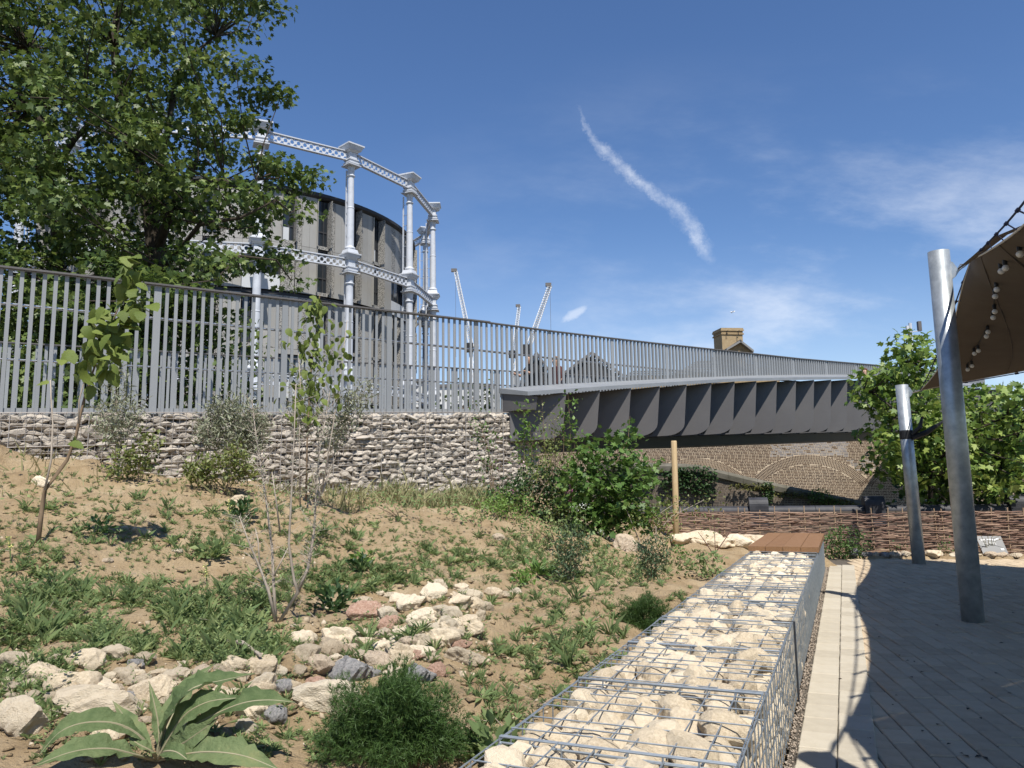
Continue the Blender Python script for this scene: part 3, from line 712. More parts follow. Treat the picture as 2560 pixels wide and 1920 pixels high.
mb.prism([st(.16, -.05, 3.10), st(.16, LW-.12, 3.10), st(.16, LW-.06, z_lo(.16)-.09), st(.16, -.05, z_ledgein(.16)-.1)], UD*.3); mb.build('end_plate', m_bridge, br)
mb = MB()
for i in range(20):
    a = .3+(TE-.3)*i/20; b = .3+(TE-.3)*(i+1)/20
    q = [st(a, -.3, z_bot(a)+.12), st(a, -.7, z_bot(a)-.26), st(a, -3.3, z_bot(a)-.26), st(a, -3.4, z_bot(a)+.25), st(a, 0, z_deck(a)-.05)]
    p = [st(b, -.3, z_bot(b)+.12), st(b, -.7, z_bot(b)-.26), st(b, -3.3, z_bot(b)-.26), st(b, -3.4, z_bot(b)+.25), st(b, 0, z_deck(b)-.05)]
    for k in range(5): mb.quad(q[k], p[k], p[(k+1) % 5], q[(k+1) % 5])
    if i == 0: mb.add(q, [(0, 1, 2, 3, 4)])
mb.build('deck_box', m_bridge, br)

# ------------------------------------------------------------------ canal-side wall with black copings
cw = empty('canal_parapet', wl(0, 1.35), 'low dark canal parapet with rounded black coping behind the woven hurdles', 'wall')
mb = MB(); c = wl(3, 1.35, -.2); mb.box(c, WD*9.0, WN*.14, (0, 0, 1.02)); mb.build('parapet_wall', m_brickd_i, cw)
def half_round(mb, s0, s1, o, z, r, n=12):
    for i in range(n):
        a0 = math.pi*i/n; a1 = math.pi*(i+1)/n
        p = lambda s, a: wl(s, o+r*math.cos(a), z+r*math.sin(a))
        mb.quad(p(s0, a0), p(s1, a0), p(s1, a1), p(s0, a1))
    mb.add([wl(s0, o+r*math.cos(math.pi*i/n), z+r*math.sin(math.pi*i/n)) for i in range(n+1)], [tuple(range(n+1))])
    mb.add([wl(s1, o+r*math.cos(math.pi*i/n), z+r*math.sin(math.pi*i/n)) for i in range(n+1)], [tuple(range(n+1))[::-1]])
    mb.quad(wl(s0, o-r, z), wl(s1, o-r, z), wl(s1, o-r, z-.10), wl(s0, o-r, z-.10)); mb.quad(wl(s0, o+r, z), wl(s1, o+r, z), wl(s1, o+r, z-.1), wl(s0, o+r, z-.1))
def s_at(px):
    d = ray(px, 1262); u = d[0]/d[1]
    W1 = wl(0, 1.35); return (u*W1[1]-W1[0])/(WD[0]-u*WD[1])
bl = [s_at(1895), s_at(2183), s_at(2545)]
edges = [-6.]+bl+[12.]
for b in bl:
    mb = MB(); half_round(mb, b-.2, b+.2, 1.35, .95, .185); mb.box(wl(b, 1.35, .74), WD*.2, WN*.18, (0, 0, .22)); mb.build('raised_coping', m_blackcop, cw, False)
for a, b in zip(edges[:-1], edges[1:]):
    n = max(1, round((b-a-.4)/.9))
    for i in range(n):
        s0 = a+.2+(b-a-.4)*i/n; s1 = a+.2+(b-a-.4)*(i+1)/n-.008
        mb = MB(); half_round(mb, s0, s1, 1.35, .82, .125); mb.build('coping_stone', m_blackcop, cw, False)

# ------------------------------------------------------------------ woven hurdles
hl = 1.84
names_h = ['woven hazel hurdle beside the tall timber post, half hidden by a wild rose', 'woven hazel hurdle behind the white rubble and the bench end', 'woven hazel hurdle behind the bushy green weed clump',
           'woven hazel hurdle behind the thinner far galvanised pole', 'woven hazel hurdle behind the info board', 'woven hazel hurdle past the info board, at the patio edge']
for h in range(6):
    s0 = -3.1+h*(hl+.02); hu = empty('woven_hurdle', wl(s0+hl/2, 0), names_h[h], 'fence panel', 'woven hurdles along the canal side')
    ns = 7; ztop = .86+rng.uniform(-.02, .03)
    for k in range(ns):
        s = s0+.05+(hl-.1)*k/(ns-1); mb = MB(); mb.tube([wl(s, 0, -.1), wl(s+rng.normal()*.006, 0, .5), wl(s+rng.normal()*.01, rng.normal()*.01, ztop+rng.uniform(.03, .12))], [.012, .012, .011], 6); mb.build('stake', m_stake, hu)
    z = .02; row = 0; sags = rng.normal(size=3)*.02
    while z < ztop:
        r = rng.uniform(.0085, .0155); mb = MB(); ph = row % 2
        for q in range(2):                                                  # two overlapping rods make a row
            A = s0+rng.uniform(-.05, .02) if q == 0 else s0+hl*rng.uniform(.35, .6); B = s0+hl*rng.uniform(.55, .8) if q == 0 else s0+hl+rng.uniform(-.02, .05)
            pts = []
            for s in np.linspace(A, B, 22):
                u = (s-s0-.05)/((hl-.1)/(ns-1)); o = -math.cos(math.pi*(u+ph+.5*(row % 3 == 0)))*.020
                pts.append(wl(s, o, z+.012*math.sin(s*2.3+row)+sags[0]*math.sin((s-s0)*1.7)*z+.006*q+rng.normal()*.004))
            mb = MB(); mb.tube(pts, np.linspace(r, r*rng.uniform(.6, .9), 22), 5); mb.build('rod', m_wattle, hu)
        z += r*2+rng.uniform(.001, .009); row += 1

# ------------------------------------------------------------------ brick walls across the canal
WB = 24.5                                                                   # offset of the arcaded wall from the hurdle line
def bricks_box(mb, c, ax, ay, az): mb.box(c, ax, ay, az)
aw = empty('arcaded_brick_wall', wl(6, WB), 'old brown brick wall with blind arches and pale repointing beyond the canal', 'wall')
ZT = 3.9; SA, SB = -12., 26.
mb = MB(); c = wl((SA+SB)/2, WB+.35, (ZT-.6)/2); mb.box(c, WD*((SB-SA)/2), WN*.34, (0, 0, (ZT+.6)/2)); mb.build('mortar_bed', m_mortar, aw)
def wall_st(px, py, off):
    d = ray(px, py); n = WN; t = ((W0+WN*off-CAM)@n)/(d@n); p = CAM+d*t; return (p-W0)@WD, p[2]
arches = []
for (ax_, ay_), (bx_, by_) in (((2017, 1137), (1893, 1186)), ((1735, 1145), (1610, 1200))):
    s1, z1 = wall_st(ax_, ay_, WB); s2, z2 = wall_st(bx_, by_, WB); h = z1-z2; hw = abs(s1-s2); rad = (h*h+hw*hw)/(2*h); arches.append((s1, z1-rad, rad))
ad = arches[0]; arches.append((ad[0]+2*abs(wall_st(1893, 1186, WB)[0]-ad[0])+.55, ad[1], ad[2]))
RW = .115                                                                   # ring depth
rows = []
def in_arch(s, z):
    for (cs, cz_, rad) in arches:
        d = math.hypot(s-cs, z-cz_)
        if rad-4*RW-.02 < d < rad+.02 and z > cz_+rad*.62: return True
    return False
bmj = MB(); bmw = MB(); zc = .0; r_ = 0
while zc < ZT:
    s = SA+rng.uniform(0, .3); i = int(rng.integers(2))
    while s < SB:
        w = .215 if (i+r_) % 2 else .1025
        px, py = proj(wl(s, WB, zc))
        if not in_arch(s+w/2, zc+.033) and 1300 < px < 2620 and py < 1275:
            dp = rng.uniform(0, .004)
            (bmw if (1925 < px < 2115 and 1106 < py < 1142 and rng.random() < .8) or (2110 < px < 2190 and 1150 < py < 1185 and rng.random() < .5) else bmj).box(wl(s+w/2, WB+.024-dp, zc+.0325), WD*(w/2-.006), WN*.02, (0, 0, .0245))
        s += w+.0125; i += 1
    zc += .077; r_ += 1
tag(bmj.build('brick_courses', m_brick_i, aw), kind='stuff')
tag(bmw.build('limewashed_bricks', mat('limewashed_brick', [(.11, .10, .10), (.24, .225, .22), (.36, .345, .34)], .92, rnd='island', nscale=.8), aw), kind='stuff')
vous = MB(); cnt = 0
vme = MB(); vme.box((0, .014, 0), (.024, 0, 0), (0, .02, 0), (0, 0, RW/2-.012)); vmesh = vme.mesh('voussoir', [m_brick_o])
rw = Matrix(((WD[0], WN[0], 0), (WD[1], WN[1], 0), (0, 0, 1))).to_4x4()
for ai, (cs, cz_, rad) in enumerate(arches):
    for ring in range(4):
        rr = rad-RW*(ring+.5); half = math.acos(.64); n = int(2*half*rr/.0765)
        for k in range(n+1):
            a = -half+2*half*k/n; p = wl(cs+rr*math.sin(a), WB+.004, cz_+rr*math.cos(a))
            M_ = Matrix.Translation(p) @ rw @ Matrix.Rotation(a, 4, 'Y')
            if ai == 0 and cnt < 300: ob = link('voussoir', vmesh, None, aw); ob.matrix_basis = M_; cnt += 1
            else:
                A = np.array(M_); vous.box(A[:3, 3]+A[:3, 1]*.014, A[:3, 0]*.024, A[:3, 1]*.02, A[:3, 2]*(RW/2-.012))
tag(vous.build('arch_bricks', m_brick_i, aw), kind='stuff')
# lower sloping wall in front of it
LB = 18.6
lw = empty('sloping_ramp_wall', wl(-2, LB), 'sooty brick wall with a curved sloping mossy coping below the arcaded wall', 'wall')
prof = [wall_st(x, y, LB) for x, y in ((1480, 1158), (1560, 1158), (1640, 1160), (1700, 1160), (1755, 1166), (1800, 1177), (1870, 1194), (1960, 1214), (2060, 1235), (2160, 1254), (2230, 1264))]
ps = np.array([q[0] for q in prof]); pz = np.array([q[1] for q in prof])
poly = [wl(s, LB, z-.12) for s, z in zip(ps, pz)]
mb = MB()
for i in range(len(ps)-1):
    mb.prism([wl(ps[i], LB+.03, -1.3), wl(ps[i+1], LB+.03, -1.3), wl(ps[i+1], LB+.03, pz[i+1]-.1), wl(ps[i], LB+.03, pz[i]-.1)], WN*.4)
mb.build('mortar_bed', m_mortard, lw)
sg = np.linspace(ps[0], ps[-1], 22); zg = np.interp(sg, ps, pz)
for i in range(21):
    mb = MB(); a, b = sg[i]+.004, sg[i+1]-.004; za, zb = zg[i], zg[i+1]
    cr = lambda s, z: [wl(s, LB-.10, z-.32), wl(s, LB-.12, z-.1), wl(s, LB-.03, z+.02), wl(s, LB+.3, z+.04), wl(s, LB+.5, z-.2)]
    A, B = cr(a, za), cr(b, zb)
    for k in range(5): mb.quad(A[k], B[k], B[(k+1) % 5], A[(k+1) % 5])
    mb.add(A, [(0, 1, 2, 3, 4)]); mb.add(B, [(4, 3, 2, 1, 0)]); mb.build('coping_slab', m_cop, lw)
bj = MB(); zc = -.9; r_ = 0
while zc < 3.2:
    s = ps[0]+rng.uniform(0, .1); i = int(rng.integers(2))
    while s < ps[-1]:
        w = .215 if (i+r_) % 2 else .1025
        if zc+.07 < np.interp(s+w/2, ps, pz)-.28: bj.box(wl(s+w/2, LB+.044-rng.uniform(0, .005), zc+.033), WD*(w/2-.004), WN*.02, (0, 0, .027))
        s += w+.0125; i += 1
    zc += .077; r_ += 1
tag(bj.build('brick_courses', m_brickd_i, lw), kind='stuff')
# moss / ivy hanging off the coping
def ivy(name, label, spots, m, nper, size):
    ps_ = []
    for (px, py, rx, ry) in spots:
        n = int(nper*rx*ry/100)
        for _ in range(n):
            a = rng.uniform(0, 6.28); r = math.sqrt(rng.uniform(0, 1)); s, z = wall_st(px+rx*r*math.cos(a), py+ry*r*math.sin(a), LB-.25)
            ps_.append(wl(s, LB-.14-rng.uniform(0, .2), z))
    ps_ = np.array(ps_); ax = randdir(len(ps_), -.9, .2); ax -= WN*.5
    o = empty(name, ps_.mean(0), label, 'ivy'); leaves_mesh('foliage', ps_, ax, rng.uniform(.6, 1.2, len(ps_))*size, m, LEAF4, parent=o)
    mb = MB()
    for k in range(6):
        p = ps_[rng.integers(len(ps_))]; mb = MB(); mb.tube([p, p+np.array([.2, .1, -.25]), p+np.array([.1, .1, -.6])], .012, 4); mb.build('stem', m_twigb, o)
ivy('trailing_moss', 'brown-green moss cushion trailing along the sloping coping', [(1880, 1216, 60, 9), (1985, 1236, 50, 8), (2080, 1254, 60, 10), (2130, 1266, 30, 8)], m_ivy, 40, .13)
ivy('ivy_clump', 'dark green ivy clump hanging on the sooty brick beside the timber post', [(1740, 1190, 55, 28), (1690, 1200, 40, 34), (1760, 1225, 30, 16), (1610, 1190, 30, 20)], m_dark, 26, .17)
ivy('ivy_clump', 'small ivy tuft hanging under the middle of the sloping coping', [(1920, 1228, 16, 26), (1918, 1250, 10, 14)], m_dark, 60, .13)
ivy('ivy_clump', 'yellowish green ivy clump near the lower end of the sloping coping', [(2050, 1238, 30, 18), (2085, 1258, 24, 16)], m_green, 40, .13)

# ------------------------------------------------------------------ slate-roofed buildings behind the bridge
def roofed(name, label, px0, px1, py_eave, px_a, px_b, py_r, Y, depth, wallm, zbase=0., gable=False):
    A = atY(px0, py_eave, Y); B = atY(px1, py_eave, Y); ra = atY(px_a, py_r, Y); rb = atY(px_b, py_r, Y)
    ze = (A[2]+B[2])/2; zr = (ra[2]+rb[2])/2
    o = empty(name, (A[0]/2+B[0]/2, Y, zbase), label, 'building')
    mb = MB(); mb.bb(A[0]+.3, B[0]-.3, Y+.3, Y+depth, zbase, ze); mb.build('wall', wallm, o)
    yr = Y+depth*.5 if not gable else Y
    mb = MB(); x0, x1 = A[0], B[0]
    e = [(x0, Y, ze), (x1, Y, ze), (x1, Y+depth, ze), (x0, Y+depth, ze)]
    if gable:
        xa = (ra[0]+rb[0])/2; n = 14
        for sx, x in ((-1, x0), (1, x1)):
            for i in range(n):
                f0, f1 = i/n, (i+1)/n-.01; lift = .03
                p = lambda f, y, up_=0: (x+(xa-x)*f, y, ze+(zr-ze)*f+up_)
                for j in range(18):
                    y0 = Y-.3+(depth+.3)*j/18; y1 = Y-.3+(depth+.3)*(j+1)/18-.02
                    mb.quad(p(f0, y0, lift), p(f0, y1, lift), p(f1, y1), p(f1, y0))
        mb.build('roof', m_slate, o)
        m2 = MB(); m2.prism([(x0+.3, Y, ze-.1), (x1-.3, Y, ze-.1), (xa, Y, zr-.25)], (0, .4, 0)); m2.build('gable', wallm, o)
        m3 = MB(); m3.box(((x0+xa)/2, Y-.25, (ze+zr)/2+.05), ((xa-x0)/2, 0, (zr-ze)/2), (0, .1, 0), (0, 0, .12)); m3.build('verge_board', m_cap, o)
        m3 = MB(); m3.box(((x1+xa)/2, Y-.25, (ze+zr)/2+.05), ((xa-x1)/2, 0, (zr-ze)/2), (0, .1, 0), (0, 0, .12)); m3.build('verge_board', m_cap, o)
    else:
        n = 12
        for i in range(n):
            f0, f1 = i/n, (i+1)/n-.01
            p = lambda q, f, up_=0: (np.array(e[q])*(1-f)+np.array([(ra[0] if q in (0, 3) else rb[0]), yr, zr])*f+np.array([0, 0, up_]))
            for qa, qb in ((0, 1), (1, 2), (2, 3), (3, 0)):
                a0, b0, a1, b1 = p(qa, f0, .03), p(qb, f0, .03), p(qa, f1), p(qb, f1); m = 24 if qa in (0, 2) else 12
                for j in range(m):
                    g0, g1 = j/m, (j+1)/m-.004; mb.quad(a0+(b0-a0)*g0, a0+(b0-a0)*g1, a1+(b1-a1)*g1, a1+(b1-a1)*g0)
        mb.build('roof', m_slate, o)
    return o, ra, rb
roofed('slate_roofed_shed', 'black gabled shed seen through the bridge slats left of the slate roofs', 1300, 1392, 958, 1338, 1342, 882, 62, 14, m_darkwall, gable=True)
roofed('slate_roofed_shed', 'grey slate shed with a black gable seen through the bridge slats', 1398, 1556, 942, 1476, 1482, 884, 66, 30, m_darkwall, gable=True)
roofed('slate_roofed_warehouse', 'long grey slate hipped roof warehouse behind the middle of the bridge', 1562, 1800, 938, 1612, 1790, 898, 72, 14, m_yellowbrick)
wh, ra, rb = roofed('slate_roofed_warehouse', 'slate hipped warehouse carrying a yellow brick chimney behind the bridge', 1690, 1960, 932, 1785, 1885, 873, 66, 12, m_yellowbrick)
# chimney with corbelled courses and a small gablet before it
Yc = 70.; a = atY(1800, 872, Yc); b = atY(1857, 872, Yc); t_ = atY(1828, 820, Yc)
for (z0, z1, g) in ((a[2]-2.5, t_[2]-.62, 0), (t_[2]-.62, t_[2]-.50, .09), (t_[2]-.50, t_[2]-.28, .02), (t_[2]-.28, t_[2]-.12, .10), (t_[2]-.12, t_[2], .06)):
    mb = MB(); mb.box(((a[0]+b[0])/2, Yc+.9, (z0+z1)/2), (((b[0]-a[0])/2+g)*.95, .12, 0), (-.14*(1+g), .9+g, 0), (0, 0, (z1-z0)/2)); mb.build('chimney', m_yellowbrick, wh)
for q in (.3, .8):
    mb = MB(); x = a[0]+(b[0]-a[0])*q; mb.tube([(x, Yc-.25, t_[2]-.75), (x, Yc-.25, t_[2]-.35), (x+.12, Yc-.3, t_[2]-.3)], .04, 5); mb.build('wall_tie', m_plastic, wh)
g0 = atY(1815, 878, 65.5); g1 = atY(1880, 882, 65.5); ap = atY(1849, 858, 65.5)
mb = MB(); mb.prism([g0, g1, ap], (0, 5, 0)); mb.build('gablet', m_yellowbrick, wh)
for e in (g0, g1):
    mb = MB(); d = ap-e; mb.box((e+ap)/2+np.array([0, 2.2, .12]), d*.54, (0, 2.6, 0), np.array([0, 0, .1])); mb.build('gablet_roof', m_slate, wh)
# far low pale blocks behind the fence
for (x0, x1, y, Y, lab) in ((905, 1068, 958, 95, 'low pale rendered block between gasholder and bridge fence'), (1075, 1245, 968, 120, 'long low white block far behind the ramp fence')):
    A = atY(x0, y, Y); B = atY(x1, y, Y); o = empty('pale_block', (A[0], Y, 0), lab, 'building')
    mb = MB(); mb.bb(A[0], B[0], Y, Y+15, -.2, A[2]); mb.build('wall', m_farwall, o); mb = MB(); mb.bb(A[0]-.3, B[0]+.3, Y-.3, Y+15.3, A[2], A[2]+.4); mb.build('roof', m_cap, o)
    n = int((B[0]-A[0])/2.2)
    for fl in range(int(A[2]/3)):
        for i in range(n):
            mb = MB(); x = A[0]+(i+.5)*(B[0]-A[0])/n; mb.bb(x-.6, x+.6, Y-.04, Y+.05, fl*3+1., fl*3+2.4); mb.build('window', m_glass, o)

# ------------------------------------------------------------------ gasholder frame with drum of flats
GC = np.array([-1.406*16, 3.891*16]); GR = 16.; DTH = 2*math.pi/16; TH0 = .408
ZR = [25.4-1.05, 17.05-.35, 8.65-.35]                                         # girder levels (mid-height)
def gpt(th, r, z=0.): return np.array([GC[0]+r*math.sin(th), GC[1]-r*math.cos(th), z])
gf = empty('gasholder_frame', (GC[0], GC[1], 0), 'white cast iron gasholder guide frame of tall columns and lattice girders', 'gasholder')
colm = MB()
colm.lathe((0, 0, 0), [(.42, 0), (.42, .5), (.34, .6), (.32, 1.0), (.27, 7.4)], 14)
def cap_sq(mb, z, w0, w1, h):
    q = [(-w0, -w0, z), (w0, -w0, z), (w0, w0, z), (-w0, w0, z)]; t = [(-w1, -w1, z+h), (w1, -w1, z+h), (w1, w1, z+h), (-w1, w1, z+h)]
    mb.add(q+t, [(3, 2, 1, 0), (4, 5, 6, 7)]+[(i, (i+1) % 4, 4+(i+1) % 4, 4+i) for i in range(4)])
def shaft(z0, z1, r0_, r1_):
    m_ = MB(); m_.lathe((0, 0, 0), [(r0_+.10, z0), (r0_+.10, z0+.18), (r0_, z0+.24), ((r0_+r1_)/2+.012, (z0+z1)/2-.04), ((r0_+r1_)/2+.03, (z0+z1)/2-.02), ((r0_+r1_)/2+.03, (z0+z1)/2+.02), ((r0_+r1_)/2, (z0+z1)/2+.04), (r1_, z1-.75), (r1_+.07, z1-.72), (r1_+.07, z1-.64), (r1_, z1-.6), (r1_+.05, z1-.05), (r1_+.12, z1)], 16)
    return m_.mesh('shaft', [m_frame])
_lathe0 = MB.lathe
def _lathe_loops(s, c, prof, n=16, mi=0):
    out = []
    for (ra_, za_), (rb_, zb_) in zip(prof[:-1], prof[1:]):
        out.append((ra_, za_))
        if abs(zb_-za_) > .3:
            for f in (.03/abs(zb_-za_), 1-.03/abs(zb_-za_)): out.append((ra_+(rb_-ra_)*f, za_+(zb_-za_)*f))
    out.append(prof[-1]); _lathe0(s, c, out, n, mi)
MB.lathe = _lathe_loops
sh = [shaft(0, 7.6, .33, .28), shaft(9.3, 16.0, .29, .25), shaft(17.7, 23.7, .26, .21)]
def capmesh(z, top):
    m_ = MB(); cap_sq(m_, z, .50, .50, .06); cap_sq(m_, z+.06, .34, .34, .12); cap_sq(m_, z+.18, .40, .40, .10); cap_sq(m_, z+.28, .32, .32, .14); cap_sq(m_, z+.42, .38, .38, .08)
    cap_sq(m_, z+.5, .27, .27, .5)
    if top: cap_sq(m_, z+1.0, .34, .44, .10); cap_sq(m_, z+1.10, .48, .62, .30); cap_sq(m_, z+1.40, .66, .66, .10)
    else: cap_sq(m_, z+1.0, .33, .40, .12); cap_sq(m_, z+1.12, .44, .53, .2); cap_sq(m_, z+1.32, .56, .56, .08); cap_sq(m_, z+1.40, .44, .36, .3)
    return m_.mesh('capital', [m_frame])
cp = [capmesh(7.6, False), capmesh(16.0, False), capmesh(23.7, True)]
gr_ = MB(); gr_.box((0, .55, 12.), (.05, 0, 0), (0, .04, 0), (0, 0, 11.6))
for k in range(28): gr_.tube([(0, .25, .8+k*.82), (0, .55, .8+k*.82)], .03, 4)
grm = gr_.mesh('guide_rail', [m_frame])
def lattice(Lg, h=.62):
    m_ = MB(); m_.box((0, 0, h/2), (Lg/2, 0, 0), (0, .13, 0), (0, 0, .035)); m_.box((0, 0, -h/2), (Lg/2, 0, 0), (0, .13, 0), (0, 0, .035))
    n = 13; dx = Lg/n
    for i in range(n):
        x0, x1 = -Lg/2+i*dx, -Lg/2+(i+1)*dx
        for y, s in ((-.05, 1), (-.03, -1)):
            a = np.array([x0, y, -s*(h/2-.05)]); b = np.array([x1, y, s*(h/2-.05)]); d = (b-a)/2; w = np.array([-d[2], 0, d[0]]); w = w/np.linalg.norm(w)*.042
            m_.box((a+b)/2, d, (0, .012, 0), w)
        m_.box(((x0+x1)/2, -.055, 0), (.10, 0, 0), (0, .012, 0), (0, 0, .10)); m_.box((x0, -.055, h*.32), (.06, 0, 0), (0, .012, 0), (0, 0, .07)); m_.box((x0, -.055, -h*.32), (.06, 0, 0), (0, .012, 0), (0, 0, .07))
    return m_.mesh('lattice_girder', [m_frame])
chord = 2*GR*math.sin(DTH/2); lat = lattice(chord-.5)
for k in range(16):
    th = TH0+DTH*k; p = gpt(th, GR); Mz = Matrix.Translation((p[0], p[1], 0)) @ Matrix.Rotation(th, 4, 'Z')
    for j in range(3):
        ob = link('column', sh[j], None, gf, True); ob.matrix_basis = Mz; oc = link('capital', cp[j], None, gf); oc.matrix_basis = Mz
    ob = link('guide_rail', grm, None, gf); ob.matrix_basis = Mz
    tm = th+DTH/2; q = gpt(tm, GR*math.cos(DTH/2))
    for j, z in enumerate((7.6+.75, 16.+.75, 23.7+.75)):
        ob = link('lattice_girder', lat, None, gf); ob.matrix_basis = Matrix.Translation((q[0], q[1], z)) @ Matrix.Rotation(tm, 4, 'Z')
# drum
dr = empty('drum_flats', (GC[0], GC[1], 0), 'round grey metal clad block of flats inside the gasholder frame', 'building')
DR = 14.2; FH = 3.6; ZD = 21.8; NF = 6; NM = 36
mb = MB(); mb.lathe((GC[0], GC[1], 0), [(DR-.35, -.2), (DR-.35, ZD-.1)], 108); mb.build('core_wall', m_drumdark, dr)
mb = MB(); mb.lathe((GC[0], GC[1], ZD-.25), [(DR-.3, 0), (DR+.02, 0), (DR+.25, .12), (DR+.25, .34), (DR-.2, .42)], 108); mb.build('roof_edge', m_drumdark, dr)
for fl in (2, 4):
    z = ZD-fl*FH; mb = MB(); mb.lathe((GC[0], GC[1], z-.30), [(DR-.3, 0), (DR-.12, .02), (DR-.12, .26), (DR-.3, .28)], 108); mb.build('floor_recess', m_drumdark, dr)
def arcpanel(th0, th1, r, z0, z1, dep=.06):
    m_ = MB(); n = 3; o0 = [gpt(th0+(th1-th0)*i/n, r) for i in range(n+1)]; i0 = [gpt(th0+(th1-th0)*i/n, r-dep) for i in range(n+1)]
    pl_ = o0+i0[::-1]; m_.prism([q+np.array([0, 0, z0]) for q in pl_], (0, 0, z1-z0)); return m_
tmax = math.acos(DR/np.linalg.norm(GC))
phi0 = math.atan2(-GC[0], GC[1])
for m in range(NM):
    tA = 2*math.pi*m/NM; tA = (tA+math.pi) % (2*math.pi)-math.pi
    if abs(((tA+.08-phi0)+math.pi) % (2*math.pi)-math.pi) > 1.62: continue
    dm = 2*math.pi/NM; 
    for fl in range(NF):
        z1 = ZD-.28-fl*FH; z0 = z1-FH+.02
        if fl % 2: z0 += .30
        variant = (m*7+fl//2*3) % 5
        # fractions: window .38, fin, perforated .18, plain .44
        f = lambda a: tA+dm*a
        if variant == 4:                                                   # recessed balcony
            if fl % 2 == 1:
                arcpanel(f(.01), f(.99), DR-.28, z0+1.1, z1-.35, .04).build('window', m_glass, dr)
                arcpanel(f(.01), f(.99), DR, z0, z0+1.05, .03).build('balcony_glass', m_blind, dr)
                for q in (.01, .33, .66, .97): arcpanel(f(q), f(q+.02), DR-.24, z0, z1-.3, .05).build('mullion', m_drumdark, dr)
                arcpanel(f(.0), f(1.), DR+.01, z1-.35, z1, .06).build('plain_panel', m_drum, dr)
            else:
                for q in range(4): arcpanel(f(q*.25+.004), f(q*.25+.246), DR, z0, z1, .06).build('plain_panel' if q % 2 else 'perforated_panel', m_drum if q % 2 else m_perf, dr)
            continue
        win = (fl % 2 == 0) or variant in (0, 2, 3)
        zs = z0+(0 if not win else .25)
        if win:
            w = arcpanel(f(.03), f(.36), DR-.22, z0+.25, z1-.05, .04).build('window', m_glass, dr)
            arcpanel(f(.03), f(.055), DR-.17, z0+.25, z1-.05, .05).build('frame', m_drumdark, w); arcpanel(f(.335), f(.36), DR-.17, z0+.25, z1-.05, .05).build('frame', m_drumdark, w)
            arcpanel(f(.22), f(.245), DR-.17, z0+.25, z1-.05, .05).build('mullion', m_drumdark, w); arcpanel(f(.03), f(.36), DR-.172, z0+1.25, z0+1.35, .05).build('transom', m_drumdark, w)
            (arcpanel(f(.055), f(.22), DR-.205, z0+.3, z0+1.25, .02).build('blind', m_blind, w) if (m+fl) % 3 == 0 else None)
            arcpanel(f(.0), f(.36), DR, z0, z0+.24, .06).build('perforated_panel', m_perf, dr)
            for q, ml in ((.365, m_perf), (.0, m_drum)):
                a = gpt(f(q), DR); nrm = np.array([math.sin(f(q)), -math.cos(f(q)), 0]); tg = np.array([math.cos(f(q)), math.sin(f(q)), 0])
                mb = MB(); d = .42 if q > .1 else .14; mb.box(a+nrm*(d/2-.1)+np.array([0, 0, (z0+z1)/2+.05]), nrm*(d/2+.1), tg*.02, (0, 0, (z1-z0)/2-.1)); mb.build('fin', ml, dr)
            a = gpt(f(.385), DR+.3); mb = MB(); mb.box(a+np.array([0, 0, (z0+z1)/2+.05]), nrm*.012, tg*.012, (0, 0, (z1-z0)/2-.1)) if False else None
        else:
            for q in (0, 1): arcpanel(f(q*.19+.003), f(q*.19+.186), DR, z0, z1, .06).build('perforated_panel', m_perf, dr)
        arcpanel(f(.40), f(.555), DR+.004, z0, z1, .06).build('perforated_panel', m_perf, dr)
        arcpanel(f(.565), f(.78), DR, z0, z1, .06).build('plain_panel', m_drum, dr)
        arcpanel(f(.785), f(.995), DR, z0, z1, .06).build('plain_panel', m_drum, dr)

# ------------------------------------------------------------------ tower cranes
def truss(mb, a, b, w, n, r):
    a = np.asarray(a, float); b = np.asarray(b, float); d = b-a; d /= np.linalg.norm(d); s = np.cross(d, [0, 1., 0]); s /= np.linalg.norm(s); q = np.cross(s, d)
    cs = [s*w/2-q*w*.3, -s*w/2-q*w*.3, q*w*.5]
    for c in cs: mb.tube([a+c, b+c*.7], r, 4, False)
    for i in range(n):
        p = a+(b-a)*i/n; p2 = a+(b-a)*(i+1)/n
        for j in range(3): mb.tube([p+cs[j], p2+cs[(j+1) % 3]*.97], r*.7, 3, False)
def crane(label, tip, piv, Y, w, base):
    T = atY(*tip, Y); Pv = atY(*piv, Y); o = empty('tower_crane', (Pv[0], Y, 0), label, 'crane', 'white luffing cranes on the skyline')
    mb = MB(); truss(mb, Pv, T, w, 26, .17); mb.build('jib', m_crane, o)
    mb = MB(); mb.box(T+np.array([-.5, 0, .3]), (.9, 0, 0), (0, .5, 0), (0, 0, .5)); mb.build('jib_head', m_cap, o)
    mb = MB(); truss(mb, (Pv[0], Y, -.2), Pv, w*1.1, 16, .2); mb.build('mast', m_crane, o)
    mb = MB(); mb.box(Pv+np.array([-.6, -.5, -1.]), (1.3, 0, 0), (0, 1, 0), (0, 0, 1.4)); mb.build('cab', m_plastic, o)
    d = (Pv-T); d[2] = 0; d = d/ (np.linalg.norm(d)+1e-9)
    mb = MB(); mb.box(Pv+d*1.2+np.array([0, 0, -.3]), d*1.2, (0, 1., 0), (0, 0, .4)); mb.build('counter_jib', m_crane, o)
    mb = MB(); mb.tube([T, (T[0], Y, T[2]-28)], .06, 3); mb.build('hoist_rope', m_cap, o)
crane('white luffing crane with its jib leaning left, beside the gasholder', (1139, 678), (1178, 862), 240, 1.3, 0)
crane('small white luffing crane with a nearly upright jib', (1298, 766), (1284, 880), 300, 1.5, 0)
crane('white luffing crane with its long jib leaning right', (1375, 714), (1322, 866), 230, 1.5, 0)
